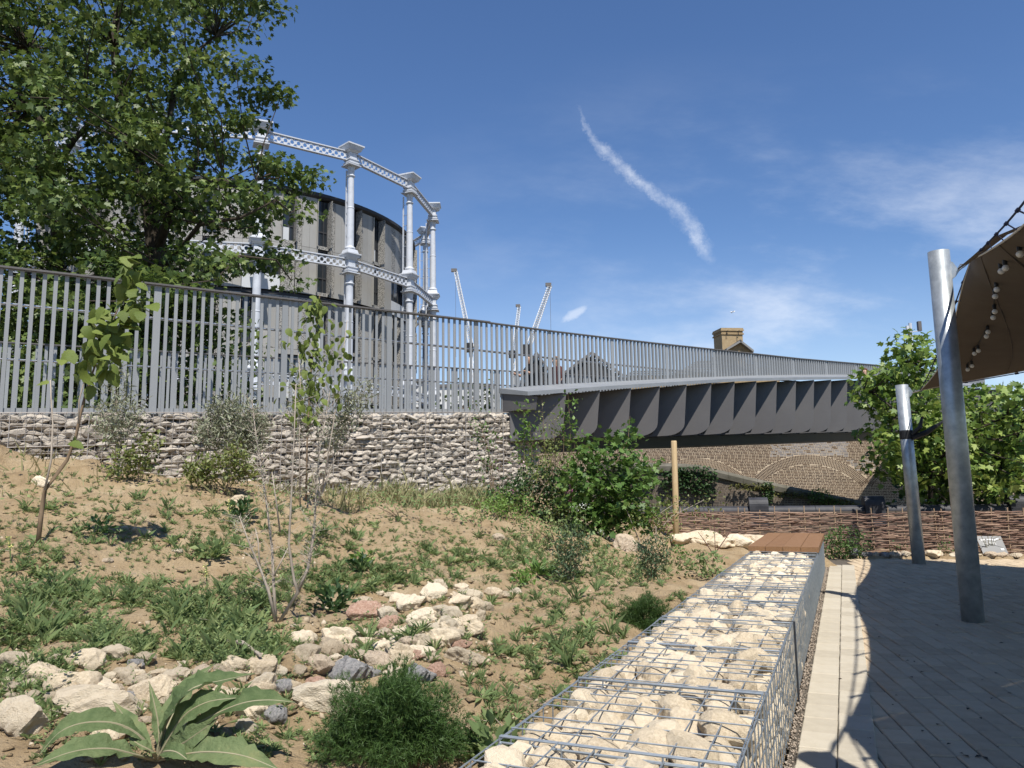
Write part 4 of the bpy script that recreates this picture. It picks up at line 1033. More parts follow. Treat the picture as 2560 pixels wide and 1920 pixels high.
# roof mast with camera beyond the young plane tree
mp = atY(2274, 905, 46); mt = atY(2275, 808, 46)
o = empty('roof_mast', (mp[0], 46, 0), 'slim grey mast with a camera arm rising above the young plane tree', 'mast')
mb = MB(); mb.tube([(mp[0], 46, -.2), mt], .10, 8); mb.build('pole', m_frame, o)
mb = MB(); mb.tube([mt+np.array([0, 0, -.55]), mt+np.array([.5, 0, -.5])], .03, 5); mb.build('arm', m_frame, o)
mb = MB(); mb.box(mt+np.array([.55, 0, -.2]), (.10, 0, 0), (0, .1, 0), (0, 0, .3)); mb.build('camera_head', m_cap, o)
mb = MB(); mb.box(mt+np.array([-.18, 0, -.3]), (.08, 0, 0), (0, .06, 0), (0, 0, .14)); mb.build('antenna_box', m_frame, o)
# distant airliner
p = atY(1831, 780, 2600); o = empty('airliner', p, 'tiny white airliner low in the sky right of the bridge chimney', 'aircraft')
mb = MB(); mb.tube([p+np.array([-8., 0, 0]), p+np.array([-6., 0, .6]), p+np.array([6, 0, .6]), p+np.array([9, 0, 1.2])], [.6, 1.6, 1.6, .5], 8); mb.build('fuselage', m_crane, o)
mb = MB(); mb.box(p+np.array([0, -8, 0]), (1.6, 0, 0), (-2, 9, 0), (0, 0, .25)); mb.box(p+np.array([0, 8, 0]), (1.6, 0, 0), (-2, -9, 0), (0, 0, .25)); mb.build('wing', m_crane, o)
mb = MB(); mb.box(p+np.array([8, 0, 3]), (1.2, 0, 0), (0, .2, 0), (.8, 0, 2)); mb.build('tail_fin', m_crane, o)

# ------------------------------------------------------------------ shade sail, poles, lights
def pole(b, t, r, label):
    b = np.asarray(b, float); t = np.asarray(t, float); o = empty('steel_pole', b, label, 'pole', 'galvanised poles carrying the shade sail')
    mb = MB(); mb.tube([b+np.array([0, 0, -.12]), b+(t-b)*.5, t], r, 28); mb.build('tube', m_galv, o, False)
    for p in o.children[0].data.polygons: p.use_smooth = len(p.vertices) == 4
    return o
def lug(o, p, d, r):
    d = np.asarray(d, float); d /= np.linalg.norm(d); s = np.cross(d, [0, 0, 1.]); s /= np.linalg.norm(s); z = np.array([0, 0, 1.])
    mb = MB(); q = p+d*(r-.02); mb.prism([q+z*.10-s*.006, q+d*.05+z*.10-s*.006, q+d*.11+z*.02-s*.006, q+d*.07-z*.05-s*.006, q-z*.13-s*.006], s*.012); mb.build('lug', m_galv, o)
    return q+d*.08
b1 = atZ(2433, 1553, 0); t1 = atY(2346, 629, 8.12); b2 = atZ(2297.8, 1410, 0); t2 = atY(2254, 963, 13.9)
C1 = atY(2428, 650, 7.98); C2 = atY(2300, 976, 13.7); C3 = np.array([11.5, 8.0, 3.5]); C4 = np.array([2.32, 3.05, 2.85]); S2 = np.array([1.05, -2.6, 3.9]); S3 = np.array([9.8, -3.2, 3.2])
p1 = pole(b1, t1, .108, 'thick leaning galvanised pole standing on the patio beside the sail corner with bulbs')
p2 = pole(b2, t2, .108, 'leaning galvanised pole by the far patio edge with a black strap')
p3 = pole([2.06, 2.5, 0], [1.98, 2.42, 3.05], .108, 'galvanised pole at the near sail corner by the bench')
p4 = pole([11.85, 8.1, 0], [12.0, 8.15, 3.7], .108, 'galvanised pole at the sail corner away from the bench')
L1 = lug(p1, t1+(b1-t1)*.045, C1-t1, .108); L2 = lug(p2, t2+(b2-t2)*.03, C2-t2, .108); L3 = lug(p3, np.array([1.98, 2.42, 2.92]), C4-np.array([1.98, 2.42, 2.9]), .108); L4 = lug(p4, np.array([12.0, 8.15, 3.6]), C3-np.array([12.0, 8.15, 3.55]), .108)
sail = empty('shade_sail', (C1+C2+C3+C4)/4, 'beige canvas shade sail stretched over the patio with string lights below', 'canopy')
NS = 40
def sailp(u, v, cu=.042):
    v2 = v+cu*4*u*(1-u)*(1-v); u2 = u+cu*4*v*(1-v)*(1-2*u)
    return (C1*(1-u2)+C2*u2)*(1-v2)+(C4*(1-u2)+C3*u2)*v2
def sailq(u, v, cu=.02):
    u2 = u+cu*4*v*(1-v)*(1-2*u); v2 = v-cu*4*u*(1-u)*v
    return (C4*(1-u2)+C3*u2)*(1-v2)+(S2*(1-u2)+S3*u2)*v2
SV = np.array([sailp(i/NS, j/NS)-np.array([0, 0, .006*math.sin(i*1.1)*math.sin(j*.9)]) for j in range(NS+1) for i in range(NS+1)])
q = (np.arange(NS)[:, None]*(NS+1)+np.arange(NS)[None]).ravel()
SV2 = np.array([sailq(i/NS, j/NS) for j in range(NS+1) for i in range(NS+1)]); n2 = len(SV2)
F2 = np.concatenate([np.stack([q, q+1, q+NS+2, q+NS+1], 1)+n2, np.stack([q, q+NS+1, q+NS+2, q+1], 1)])
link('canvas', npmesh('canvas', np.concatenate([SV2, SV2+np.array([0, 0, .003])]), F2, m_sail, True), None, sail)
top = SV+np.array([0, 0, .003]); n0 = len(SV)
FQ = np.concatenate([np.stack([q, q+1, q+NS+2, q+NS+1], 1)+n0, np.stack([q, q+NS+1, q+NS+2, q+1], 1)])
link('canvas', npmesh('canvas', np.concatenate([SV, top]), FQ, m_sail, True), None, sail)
def edge(a, b, fn, n=24, nlug=9, lines=True):
    mb = MB(); pts = []
    for i in range(n+1):
        u = i/n; e = fn(u); m = a*(1-u)+b*u; pts.append(m*.72+e*.28)
    mb.tube(pts, .0085, 6); mb.build('edge_rope', m_rope, sail)
    hm = MB(); hp = [fn(i/48) for i in range(49)]
    hm.tube(hp, .009, 5); hm.build('hem', m_hem, sail)
    for k in range(1, nlug):
        u = k/nlug; e = fn(u); r = (a*(1-u)+b*u)*.72+e*.28; d = e-r; mb = MB(); d2 = d+d/np.linalg.norm(d)*.05
        w = (b-a)/np.linalg.norm(b-a)*.022; mb.box(r+d2/2, d2/2, w, (0, 0, .003)); mb.tube([r-w*1.2, r+w*1.2], .016, 6); mb.build('webbing_loop', m_rope, sail)
edge(C1, C2, lambda u: sailp(u, 0)); edge(C1, C4, lambda u: sailp(0, u)); edge(C2, C3, lambda u: sailp(1, u)); edge(C4, S2, lambda u: sailq(0, u)); edge(C3, S3, lambda u: sailq(1, u))
for a, b in ((L1, C1), (L2, C2), (L3, C4), (L4, C3)):
    mb = MB(); mb.tube([a, a+(b-a)*.5], .011, 6); mb.tube([a+(b-a)*.4, b], .014, 6); mb.tube([a+np.array([0, 0, .015]), a+(b-a)*.3+np.array([0, 0, .045]), a+(b-a)*.55+np.array([0, 0, .01])], .007, 5); mb.build('shackle', m_shack, sail)
for v_ in (.2, .4, .6, .8):
    mb = MB(); mb.tube([sailp(i/30, v_)-np.array([0, 0, .004]) for i in range(31)], .007, 4); mb.build('seam', m_hem if False else m_sail, sail)
# second tension strap from the thick pole
sa = L1+np.array([.02, 0, .03]); sb = atY(2502, 590, 6.4); sc = atY(2640, 535, 4.6)
ts_ = empty('tension_strap', sa, 'flat beige strap running from the thick pole lug above the sail edge', 'strap')
mb = MB(); pts = [sa, (sa+sb)/2+np.array([0, 0, -.01]), sb, sc]
for i in range(3):
    d = pts[i+1]-pts[i]; w0 = np.array([0, .10, .02])*[.2, .7, .9][i]; w1 = np.array([0, .10, .02])*[.7, .9, 1.][i]
    mb.add([pts[i]-w0, pts[i]+w0, pts[i+1]+w1, pts[i+1]-w1], [(0, 1, 2, 3)]); mb.add([pts[i]-w0+np.array([0, 0, .004]), pts[i]+w0+np.array([0, 0, .004]), pts[i+1]+w1+np.array([0, 0, .004]), pts[i+1]-w1+np.array([0, 0, .004])], [(3, 2, 1, 0)])
mb.build('webbing', m_sail, ts_)
# string lights
sl_ = empty('string_lights', C1, 'string of paired round frosted bulbs hanging under the sail', 'lights')
fine = np.array([sailp(i/90, j/90) for j in range(91) for i in range(91)])
fx_, fy_ = proj(fine); fdep = (fine-CAM)@fw; fx_ = np.where(fdep > .5, fx_, 1e6)
bp = [(2550, 635), (2503, 678), (2514, 670), (2492, 724), (2488, 741), (2487, 779), (2483, 794), (2470, 830), (2466, 841), (2446, 877), (2436, 884), (2430, 915), (2419, 924)]
sock = []
for px, py in bp:
    k = np.argmin((fx_-px)**2+(fy_-py+14)**2); Y = fine[k, 1]-.05; c = atY(px, py, Y); r = .030
    b = empty('bulb', c); b.parent = sl_; b.matrix_parent_inverse = sl_.matrix_basis.inverted()
    bm_ = MB(); bm_.lathe(c, [(.002, -r), (r*.5, -r*.86), (r*.87, -r*.5), (r, 0), (r*.87, r*.5), (r*.5, r*.86), (.012, r*1.1)], 14)
    bpy.data.objects.remove(b); ob = bm_.build('bulb', m_bulb, sl_, True)
    mb = MB(); mb.lathe(c, [(.016, r*.8), (.020, r*1.2), (.020, r*2.6), (.008, r*2.9)], 8); mb.build('socket', m_plastic, ob); sock.append(c+np.array([0, 0, r*2.9]))
mb = MB(); mb.tube([C1*.3+sock[0]*.7+np.array([.4, -1.2, .1])]+sock, .006, 5); mb.build('cable', m_plastic, sl_)
# black strap on far pole
o = empty('black_strap', t2+(b2-t2)*.3, 'loose black strap tied round the far leaning pole', 'strap'); c = t2+(b2-t2)*.285
mb = MB(); mb.lathe(c+np.array([0, 0, -.08]), [(.112, 0), (.118, .02), (.118, .14), (.112, .16)], 16); mb.build('band', m_plastic, o)
mb = MB(); mb.tube([c+np.array([.05, -.1, -.06]), c+np.array([.25, -.2, .02]), c+np.array([.55, -.25, .22])], [.05, .05, .02], 6); mb.tube([c+np.array([.05, -.1, 0]), c+np.array([.15, -.2, .12]), c+np.array([.2, -.2, .3])], [.04, .04, .02], 6); mb.build('tail', m_plastic, o)
# info board leaning by the hurdle
c = wl((atZ(2488, 1388, .05)-W0)@WD, -.35, .04)
o = empty('info_board', c, 'small tilted dark glossy info board with white print at the foot of the hurdle', 'sign')
xa = WD*.215; ya = np.array([0, .10, .165])*.95
mb = MB(); mb.box(c+np.array([0, 0, .19]), xa, ya, np.cross(xa/.215, ya/np.linalg.norm(ya))*.006); mb.build('panel', m_signp, o)
nf = np.cross(xa/.215, ya/np.linalg.norm(ya)); nf = nf if nf[1] < 0 else -nf; mb = MB()
for (u, v, w, h) in ((-.55, .55, .2, .10), (-.05, .60, .22, .09), (.35, .55, .2, .10), (.62, .66, .12, .09), (.1, .25, .3, .03), (.1, .12, .3, .03), (.1, -.02, .3, .03), (.68, -.5, .14, .16), (-.5, .1, .2, .03), (-.5, -.05, .18, .03)):
    q = c+np.array([0, 0, .19])+xa*u+ya*v+nf*.009; mb.box(q, xa*w*.9, ya*h*.7, nf*.001)
mb.build('printed_text', m_signw, o)
for s in (-.8, .8): mb = MB(); mb.tube([c+xa*s+np.array([0, .02, -.1]), c+xa*s+np.array([0, .06, .3])], .012, 5); mb.build('leg', m_stake, o)
# timber post
pb = atY(1690, 1368, 15.4); pt = atY(1684.5, 1102, 15.4)
o = empty('timber_post', (pb[0], pb[1], pb[2]), 'tall round peeled timber post standing at the end of the hurdles', 'post')
mb = MB(); mb.tube([pb+np.array([0, 0, -.4]), (pb+pt)/2+np.array([.01, 0, 0]), pt+np.array([0, 0, -.02]), pt], [.063, .06, .058, .05], 14); mb.build('shaft', m_post, o, True)

# ------------------------------------------------------------------ rubble rocks
rmats = {'c': m_lime, 'w': m_white, 'p': m_pink, 'g': m_greystone, 't': m_tan}
rproto = {k: [rock_mesh('rock', 300+i*7+ord(k), 4, m, 8+i, .08, .78) for i in range(6)] for k, m in rmats.items()}
rl = '''32 1654 66 c;93 1690 84 w;162 1712 100 w;206 1656 60 w;279 1645 54 c;299 1694 60 c;355 1646 44 c;335 1658 40 g;396 1684 48 w;222 1737 92 w;371 1726 82 w;440 1694 58 c;195 1777 165 c;28 1806 110 c;254 1844 86 w;319 1745 40 g;577 1658 60 w;642 1672 78 w;650 1716 74 c;626 1781 80 w;681 1793 58 g;606 1816 50 c;20 1724 42 c;72 1748 38 c;356 1812 34 t;440 1840 44 c;
749 1597 54 w;840 1594 88 w;818 1620 64 c;761 1641 54 c;790 1674 64 t;872 1683 110 g;913 1528 74 p;967 1537 48 c;970 1562 54 p;992 1552 32 p;1033 1506 66 w;995 1496 44 w;1078 1480 62 w;1094 1461 44 c;1150 1469 34 w;1176 1484 48 c;1147 1500 62 w;1188 1512 42 w;1214 1524 36 c;1062 1541 64 w;1103 1528 44 c;1005 1586 44 w;1078 1576 42 c;1103 1601 66 w;1166 1560 76 w;1151 1613 44 p;1160 1646 70 c;1049 1636 58 w;995 1639 74 w;951 1619 44 w;872 1626 42 t;910 1608 38 w;938 1652 66 t;989 1687 62 w;1043 1692 80 g;1094 1680 46 p;790 1714 64 p;812 1756 168 c;875 1722 46 w;704 1722 46 g;644 1718 60 w;742 1687 38 c;1233 1484 42 w;1258 1487 32 c;1290 1481 28 c;930 1588 30 w;1130 1540 50 c;1120 1565 46 c;1050 1600 44 c;1020 1612 40 t;960 1590 36 c;1085 1650 40 c;1130 1590 42 c;840 1650 36 w;905 1640 40 c;725 1710 36 w;690 1690 40 c;600 1690 44 w;545 1680 36 c;500 1690 40 t;480 1720 44 c;410 1750 40 c;340 1770 36 c;285 1720 34 t;130 1660 36 c;60 1700 40 c;120 1745 44 c;560 1740 44 w;1200 1545 34 c;
96 1206 42 w;594 1252 42 w;346 1332 36 c;440 1377 22 c;310 1322 18 c;265 1400 20 t;1560 1357 70 t;1245 1345 30 t;1310 1375 24 c;60 1570 18 c;1400 1440 18 c;735 1565 20 c;1040 1650 30 p;1010 1520 26 t'''
desc = {'c': 'cream pitted limestone rock in the rubble line across the soil', 'w': 'chalky white jagged rock in the rubble line across the soil', 'p': 'reddish brown brick-like rock among the pale rubble',
        'g': 'dark grey boulder with flat faces among the pale rubble', 't': 'tan brown lump of stone among the pale rubble'}
special = {(96, 1206): 'lone white rock high on the soil mound beside the hazel sapling', (594, 1252): 'lone white rock on the mound crest above a dark weed tuft', (346, 1332): 'small pale rock lying beside the sapling shadow',
           (872, 1683): 'big dark grey boulder with a pale vein among white rubble', (812, 1756): 'long low cream slab of rubble behind the feathery green mound', (195, 1777): 'long cream slab of rubble behind the big rosette plant',
           (28, 1806): 'largest rounded cream boulder at the open end of the rubble line', (1043, 1692): 'grey flat-faced boulder next to a reddish one at the pile foot', (1560, 1357): 'brown clod-like boulder under the big-leaved shrub', (913, 1528): 'long pinkish sandstone block at the back of the rubble pile'}
for _ in range(70):
    q = rng.random()
    px, py = (rng.normal(1040, 85), rng.normal(1575, 55)) if q < .6 else (rng.uniform(0, 720), rng.normal(1715, 40))
    rl += ';%d %d %d %s' % (px, py, rng.uniform(18, 36), 'cwwcwcw'[rng.integers(7)])
for it in rl.replace('\n', '').split(';'):
    if not it.strip(): continue
    a = it.split(); px, py, w, k = float(a[0]), float(a[1]), float(a[2]), a[3]
    p = hit(px, py+w*.30); D = np.linalg.norm(p-CAM); r = w*D/1920*(.54 if px > 740 and 1440 < py < 1720 else .49)
    ob = link('rubble_rock', rproto[k][rng.integers(6)]); lx = 1.25 if w > 150 else rng.uniform(.95, 1.2)
    ob.matrix_basis = Matrix.Translation(p+np.array([0, r*.55, r*.30])) @ Matrix.Rotation(rng.normal()*.25, 4, 'X') @ Matrix.Rotation(rng.uniform(-.4, .4)+rng.choice([0, math.pi]), 4, 'Z') @ Matrix.Diagonal((r*lx, r*(.8 if w > 100 else rng.uniform(.8, 1.0)), r*(.62 if w > 150 else rng.uniform(.8, 1.05)), 1))
    ob.data.polygons.foreach_set('use_smooth', [False]*len(ob.data.polygons))
    where = ('on the bare mound' if py < 1450 else 'beside the long slab of the rubble line' if px < 260 else 'just behind the big rosette plant' if px < 560 else 'between the rosette plant and the rubble pile' if px < 760 else
             'on the back of the rubble pile' if py < 1530 else 'in the small stone scatter beyond the rubble pile' if px > 1195 else 'in the middle of the rubble pile' if py < 1625 else 'at the rubble pile foot by the feathery plant')
    lab = special.get((int(px), int(py)), ('small ' if w < 42 else 'big ' if w > 70 else '')+{'c': 'cream pitted limestone', 'w': 'chalky white jagged', 'p': 'reddish brown', 'g': 'dark grey', 't': 'tan brown'}[k]+' rock '+where)
    tag(ob, lab, 'rock', 'rubble rocks on the garden soil' if (int(px), int(py)) not in special else None)
# rubble chips between them
cp_ = []
for i in range(420):
    if rng.random() < .55: px, py = rng.normal(1010, 130), rng.normal(1600, 70)
    else: px, py = rng.uniform(0, 760), rng.normal(1715, 45)
    cp_.append(hit(px, py)+np.array([0, 0, .006]))
for i in range(260): cp_.append(hit(rng.uniform(0, 1500), rng.uniform(1250, 1900))+np.array([0, 0, .003]))
cp_ = np.array(cp_); V_, F_ = scatter(T8[0], T8[1], cp_, np.clip(rng.gamma(2.0, .006, len(cp_)), .004, .04), frames(randdir(len(cp_)), randdir(len(cp_))))
tag(link('stone_chips', npmesh('stone_chips', V_, F_, mat('chip_stone', [(.25, .19, .12), (.42, .34, .24), (.6, .52, .4)], .95, rnd='island', nscale=30))), 'small pale stone chips strewn between the rubble rocks', 'stone chips', kind='stuff')
cl_ = np.array([hit(rng.uniform(-20, 1700), rng.uniform(1190, 1915)) for _ in range(2600)]); cl_ = cl_[((cl_-BR0)@BN < -BW-.03) & (cl_[:, 1] < 14)]
V_, F_ = scatter(T8[0], T8[1], cl_, np.clip(rng.gamma(1.6, .011, len(cl_)), .005, .06)[:, None]*np.array([1, 1, .6]), frames(np.stack([np.cos(a := rng.uniform(0, 6.28, len(cl_))), np.sin(a), 0*a], 1)+rng.normal(size=(len(cl_), 3))*.2, np.tile([0, 0, 1.], (len(cl_), 1))))
tag(link('soil_clods', npmesh('soil_clods', V_, F_, m_soil)), 'small crumbly clods of sandy soil over the garden', 'soil', kind='stuff')
# white rubble behind bench end and stones along the bed
k = 0
for px, py, w in ((1715, 1350, 60), (1760, 1352, 70), (1810, 1350, 60), (1850, 1340, 60), (1880, 1352, 60), (1838, 1362, 50), (1740, 1362, 50), (1905, 1356, 44), (1785, 1362, 44)):
    Y = 14.6; p = atY(px, py, Y); r = w*Y/1920*.55; ob = link('rubble_rock', rproto['w'][k % 6]); k += 1
    ob.matrix_basis = Matrix.Translation((p[0], Y, gz(p[0], Y)+r*.45)) @ Matrix.Rotation(rng.uniform(0, 6), 4, 'Z') @ Matrix.Diagonal((r*1.2, r, r*.7, 1)); tag(ob, 'white rock in the low heap between bench end and hurdles', 'rock', 'white rocks by the bench end')
for px, w, kk in ((2095, 22, 'c'), (2135, 34, 'g'), (2165, 26, 'g'), (2212, 20, 'g'), (2238, 24, 't'), (2262, 24, 'c'), (2285, 22, 't'), (2336, 34, 'w'), (2388, 22, 'c'), (2446, 18, 'w'), (2478, 24, 't'), (2505, 24, 't'), (2540, 22, 'c'), (2110, 18, 'c'), (2190, 20, 't')):
    d = ray(px, 1392); tt = ((W0+WN*-.5-CAM)@WN)/(d@WN); p = CAM+d*tt; r = w*15/1920*.55; ob = link('edge_stone', rproto[kk][k % 6]); k += 1
    ob.matrix_basis = Matrix.Translation((p[0], p[1], .02+r*.35)) @ Matrix.Rotation(rng.uniform(0, 6), 4, 'Z') @ Matrix.Diagonal((r*1.1, r, r*.8, 1))
    tag(ob, {'c': 'cream stone edging the bed at the hurdle foot', 'g': 'grey stone edging the bed at the hurdle foot', 't': 'tan stone edging the bed at the hurdle foot', 'w': 'bright white stone edging the bed at the hurdle foot'}[kk], 'stone', 'stones edging the bed')

# ------------------------------------------------------------------ trees
def inpoly(px, py, poly):
    c = False; n = len(poly)
    for i in range(n):
        x0, y0 = poly[i]; x1, y1 = poly[(i+1) % n]
        if (y0 > py) != (y1 > py) and px < (x1-x0)*(py-y0)/(y1-y0)+x0: c = not c
    return c
def tree(name, label, D, base_px, poly, gaps, nclump, per, crad, leaf, tm, m, limbs, Dsd, zb, group=None, cat='tree', seedpts=()):
    b = atY(*base_px, D); o = empty(name, (b[0], D, zb), label, cat, group)
    cl = []
    xs = [q[0] for q in poly]; ys = [q[1] for q in poly]
    while len(cl) < nclump:
        px, py = rng.uniform(min(xs), max(xs)), rng.uniform(min(ys), max(ys))
        if not inpoly(px, py, poly): continue
        if any(((px-g[0])/g[2])**2+((py-g[1])/g[3])**2 < 1 for g in gaps): continue
        cl.append(atY(px, py, D+rng.normal()*Dsd))
    for px, py in seedpts: cl.append(atY(px, py, D-rng.uniform(0, .5)))
    cl = np.array(cl)
    pos = []; ax = []
    for c in cl:
        n = int(per*rng.uniform(.6, 1.3)); d = randdir(n); r = rng.uniform(0, 1, n)**.45*crad*rng.uniform(.6, 1.2)
        p = c+d*r[:, None]*np.array([1.2, 1.2, .62]); pos.append(p); a = d*.6+randdir(n)*.7+np.array([0, 0, -.35]); ax.append(a)
    pos = np.concatenate(pos); ax = np.concatenate(ax)
    leaves_mesh('crown', pos, ax, rng.uniform(.7, 1.25, len(pos))*leaf, m, tm, parent=o)
    mb = MB()
    for pts, r0_, r1_ in limbs:
        P = [atY(q[0], q[1], D+(q[2] if len(q) > 2 else 0)) for q in pts]; mb.tube(P, np.linspace(r0_, r1_, len(P)), 8)
    mb.build('trunk', m_bark, o, True)
    # twigs from limbs to clumps
    mb = MB(); LP = [atY(q[0], q[1], D+(q[2] if len(q) > 2 else 0)) for pts, a_, b_ in limbs for q in pts]; LPa = np.array(LP)
    for c in cl[::2]:
        k = np.argmin(np.linalg.norm(LPa-c, axis=1)-.3*(LPa[:, 2] < c[2])); a = LPa[k]; mid = (a+c)/2+rng.normal(size=3)*.15+np.array([0, 0, -.1]); mb.tube([a, mid, c], [.026, .018, .008], 4, False)
    mb.build('twigs', m_bark, o); return o
polyL = [(x-(34 if x > 500 else 0), y) for x, y in [(-260, -200), (720, -200), (700, -20), (660, 40), (600, 70), (655, 75), (648, 100), (600, 130), (640, 165), (652, 205), (690, 222), (705, 250), (660, 235), (610, 250), (560, 235), (590, 275), (655, 290), (650, 320), (560, 330), (600, 370), (690, 390), (785, 440), (770, 462), (720, 455), (735, 500), (768, 520), (762, 565), (730, 540), (690, 590), (745, 640), (725, 690), (650, 650), (600, 700), (560, 690), (530, 600), (500, 640), (560, 760), (300, 1030), (-260, 1030)]]
gapsL = [(470, 420, 36, 20), (530, 500, 30, 20), (330, 330, 16, 12), (90, 400, 18, 14), (250, 420, 16, 12), (120, 150, 14, 14), (400, 60, 16, 12), (560, 130, 16, 14), (165, 275, 38, 26), (60, 62, 26, 30), (30, 300, 26, 20), (330, 250, 14, 20), (470, 330, 26, 26), (520, 420, 30, 16), (220, 320, 18, 14), (505, 590, 40, 28), (250, 30, 20, 18), (480, 90, 16, 16), (560, 210, 22, 16), (410, 340, 12, 40), (640, 620, 26, 26), (150, 520, 20, 26)]
limbsL = [([(400, 1035), (394, 820), (388, 620), (372, 500), (345, 400), (315, 300), (296, 225), (285, 120), (300, -60)], .26, .07), ([(345, 400), (300, 330, -.6), (250, 290, -.8), (215, 250, -1)], .10, .03), ([(388, 640), (430, 520, -.5), (470, 456, -.8), (560, 452, -.9), (612, 480, -1), (640, 450, -1)], .12, .03),
          ([(372, 500), (420, 330, .6), (440, 190, .8), (462, 150, .8), (540, 90, .8)], .10, .03), ([(150, 1035, 1), (146, 700, 1), (140, 420, .6), (110, 320, .5), (85, 262, .4), (70, 120, .3)], .20, .05), ([(140, 420, .6), (185, 350, .2), (235, 295, 0), (260, 200, 0)], .09, .03), ([(388, 700), (500, 560, -1), (600, 545, -1.3), (690, 500, -1.5)], .07, .02), ([(394, 820), (470, 700, -1), (600, 640, -1.3), (690, 650, -1.5)], .06, .02)]
seedL = [(680, 8), (690, 232), (700, 246), (640, 170), (760, 437), (775, 445), (700, 410), (740, 460), (755, 520), (640, 300), (660, 10), (630, 60), (730, 690), (700, 640)]
tree('plane_tree', 'large leafy plane tree behind the ramp fence beside the gasholder', 18.5, (400, 1035), polyL, gapsL, 800, 72, .50, .142, LOBED, m_plane, limbsL, 1.7, 0., seedpts=seedL)
polyR = [(2272, 832), (2300, 880), (2330, 900), (2350, 950), (2440, 985), (2640, 960), (2660, 1240), (2440, 1265), (2300, 1262), (2240, 1212), (2195, 1165), (2205, 1100), (2168, 1075), (2200, 1040), (2152, 995), (2170, 940), (2225, 925), (2248, 880)]
limbsR = [([(2330, 1300), (2322, 1150), (2300, 1000), (2280, 900), (2273, 835)], .06, .012), ([(2322, 1180), (2400, 1090, -.3), (2520, 1040, -.4), (2600, 1000, -.4)], .035, .012), ([(2300, 1100), (2240, 1030, -.3), (2180, 980, -.4)], .03, .01), ([(2500, 1300, .5), (2480, 1150, .4), (2450, 1030, .2)], .05, .015)]
tree('young_plane_tree', 'young plane tree with bright yellow-green leaves behind the galvanised poles', 17.2, (2330, 1290), polyR, [(2330, 1160, 20, 30), (2380, 1200, 20, 30), (2260, 1010, 16, 16), (2210, 1160, 10, 14)], 260, 30, .36, .15, LOBED, m_young, limbsR, .8, -.2, seedpts=[(2274, 840), (2270, 852), (2160, 992), (2175, 950), (2310, 890), (2180, 1080), (2196, 1150), (2252, 890)])
# understory behind the ramp
def shrub(name, label, cat, D, blobs, dens_, leaf, tm, m, stems=(), sm=m_twigb, zb=None, dsd=.25, sub=9, subr=.10, group=None, droop=-.1, sr=.010):
    P = []
    if D is None: D = hit(blobs[-1][0], blobs[-1][1]+blobs[-1][3])[1]+.1
    for (px, py, rx, ry) in blobs:
        n = max(1, int(dens_*rx*ry/100))
        for _ in range(n):
            a = rng.uniform(0, 6.28); r = math.sqrt(rng.uniform(0, 1)); c = atY(px+rx*r*math.cos(a), py+ry*r*math.sin(a), D+rng.normal()*dsd)
            k = int(rng.integers(max(1, sub//2), sub+2)); P.append(c+rng.normal(size=(k, 3))*subr*np.array([1, 1, .8]))
    P = np.concatenate(P)
    if zb is None:
        q = atY(blobs[-1][0], blobs[-1][1], D); zb = gz(q[0], D)
    P = P[P[:, 2] > gridz(P[:, 0], P[:, 1])*(P[:, 1] < 17)+.01*0-10*(P[:, 1] >= 17)+.01] if D < 17 else P
    b = atY(blobs[-1][0], blobs[-1][1], D); o = empty(name, (b[0], D, zb), label, cat, group)
    ax = randdir(len(P)); ax[:, 2] += droop
    leaves_mesh('foliage', P, ax, rng.uniform(.65, 1.25, len(P))*leaf, m, tm, parent=o)
    mb = MB()
    sts = list(stems) or [[(blobs[-1][0]+i*6, blobs[-1][1]+blobs[-1][3]), (blobs[0][0]+i*blobs[0][2]*.4, blobs[0][1])] for i in (-1, 0, 1)]
    for s_ in sts:
        Q = [atY(q[0], q[1], D+(q[2] if len(q) > 2 else 0)) for q in s_]; Q[0] = Q[0]+np.array([0, 0, -.04]); mb = MB(); mb.tube(Q, np.linspace(sr, sr*.35, len(Q)), 5); mb.build('stem', sm, o)
    return o
shrub('hedge_shrub', 'dense dark green shrub behind the far ramp fence under the plane tree', 'shrub', 17.6, [(60, 830, 150, 140), (230, 860, 140, 130), (120, 980, 200, 60)], 1.1, .15, LEAF6, m_plane, zb=0, dsd=.5, sub=9, subr=.25, sr=.03)
shrub('hedge_shrub', 'leafy green shrub behind the ramp fence right of the plane trunk', 'shrub', 17.9, [(430, 860, 130, 130), (560, 880, 90, 110), (480, 980, 160, 60)], 1.0, .15, LEAF6, m_plane, zb=0, dsd=.5, sub=9, subr=.25, sr=.03)
shrub('hedge_shrub', 'small bush behind the fence slats at the bridge end', 'shrub', 21.5, [(1210, 985, 40, 34), (1150, 1000, 40, 24)], 1.2, .14, LEAF6, m_plane, zb=0, dsd=.3, sub=8, subr=.2, sr=.03)
shrub('ivy_hedge', 'dense dark green thicket behind the young plane tree and poles', 'shrub', 18.6, [(2420, 1130, 150, 110), (2560, 1150, 100, 100), (2330, 1200, 80, 60)], .9, .17, LEAF6, m_dark, zb=-.2, dsd=.3, sub=7, subr=.22, sr=.03)

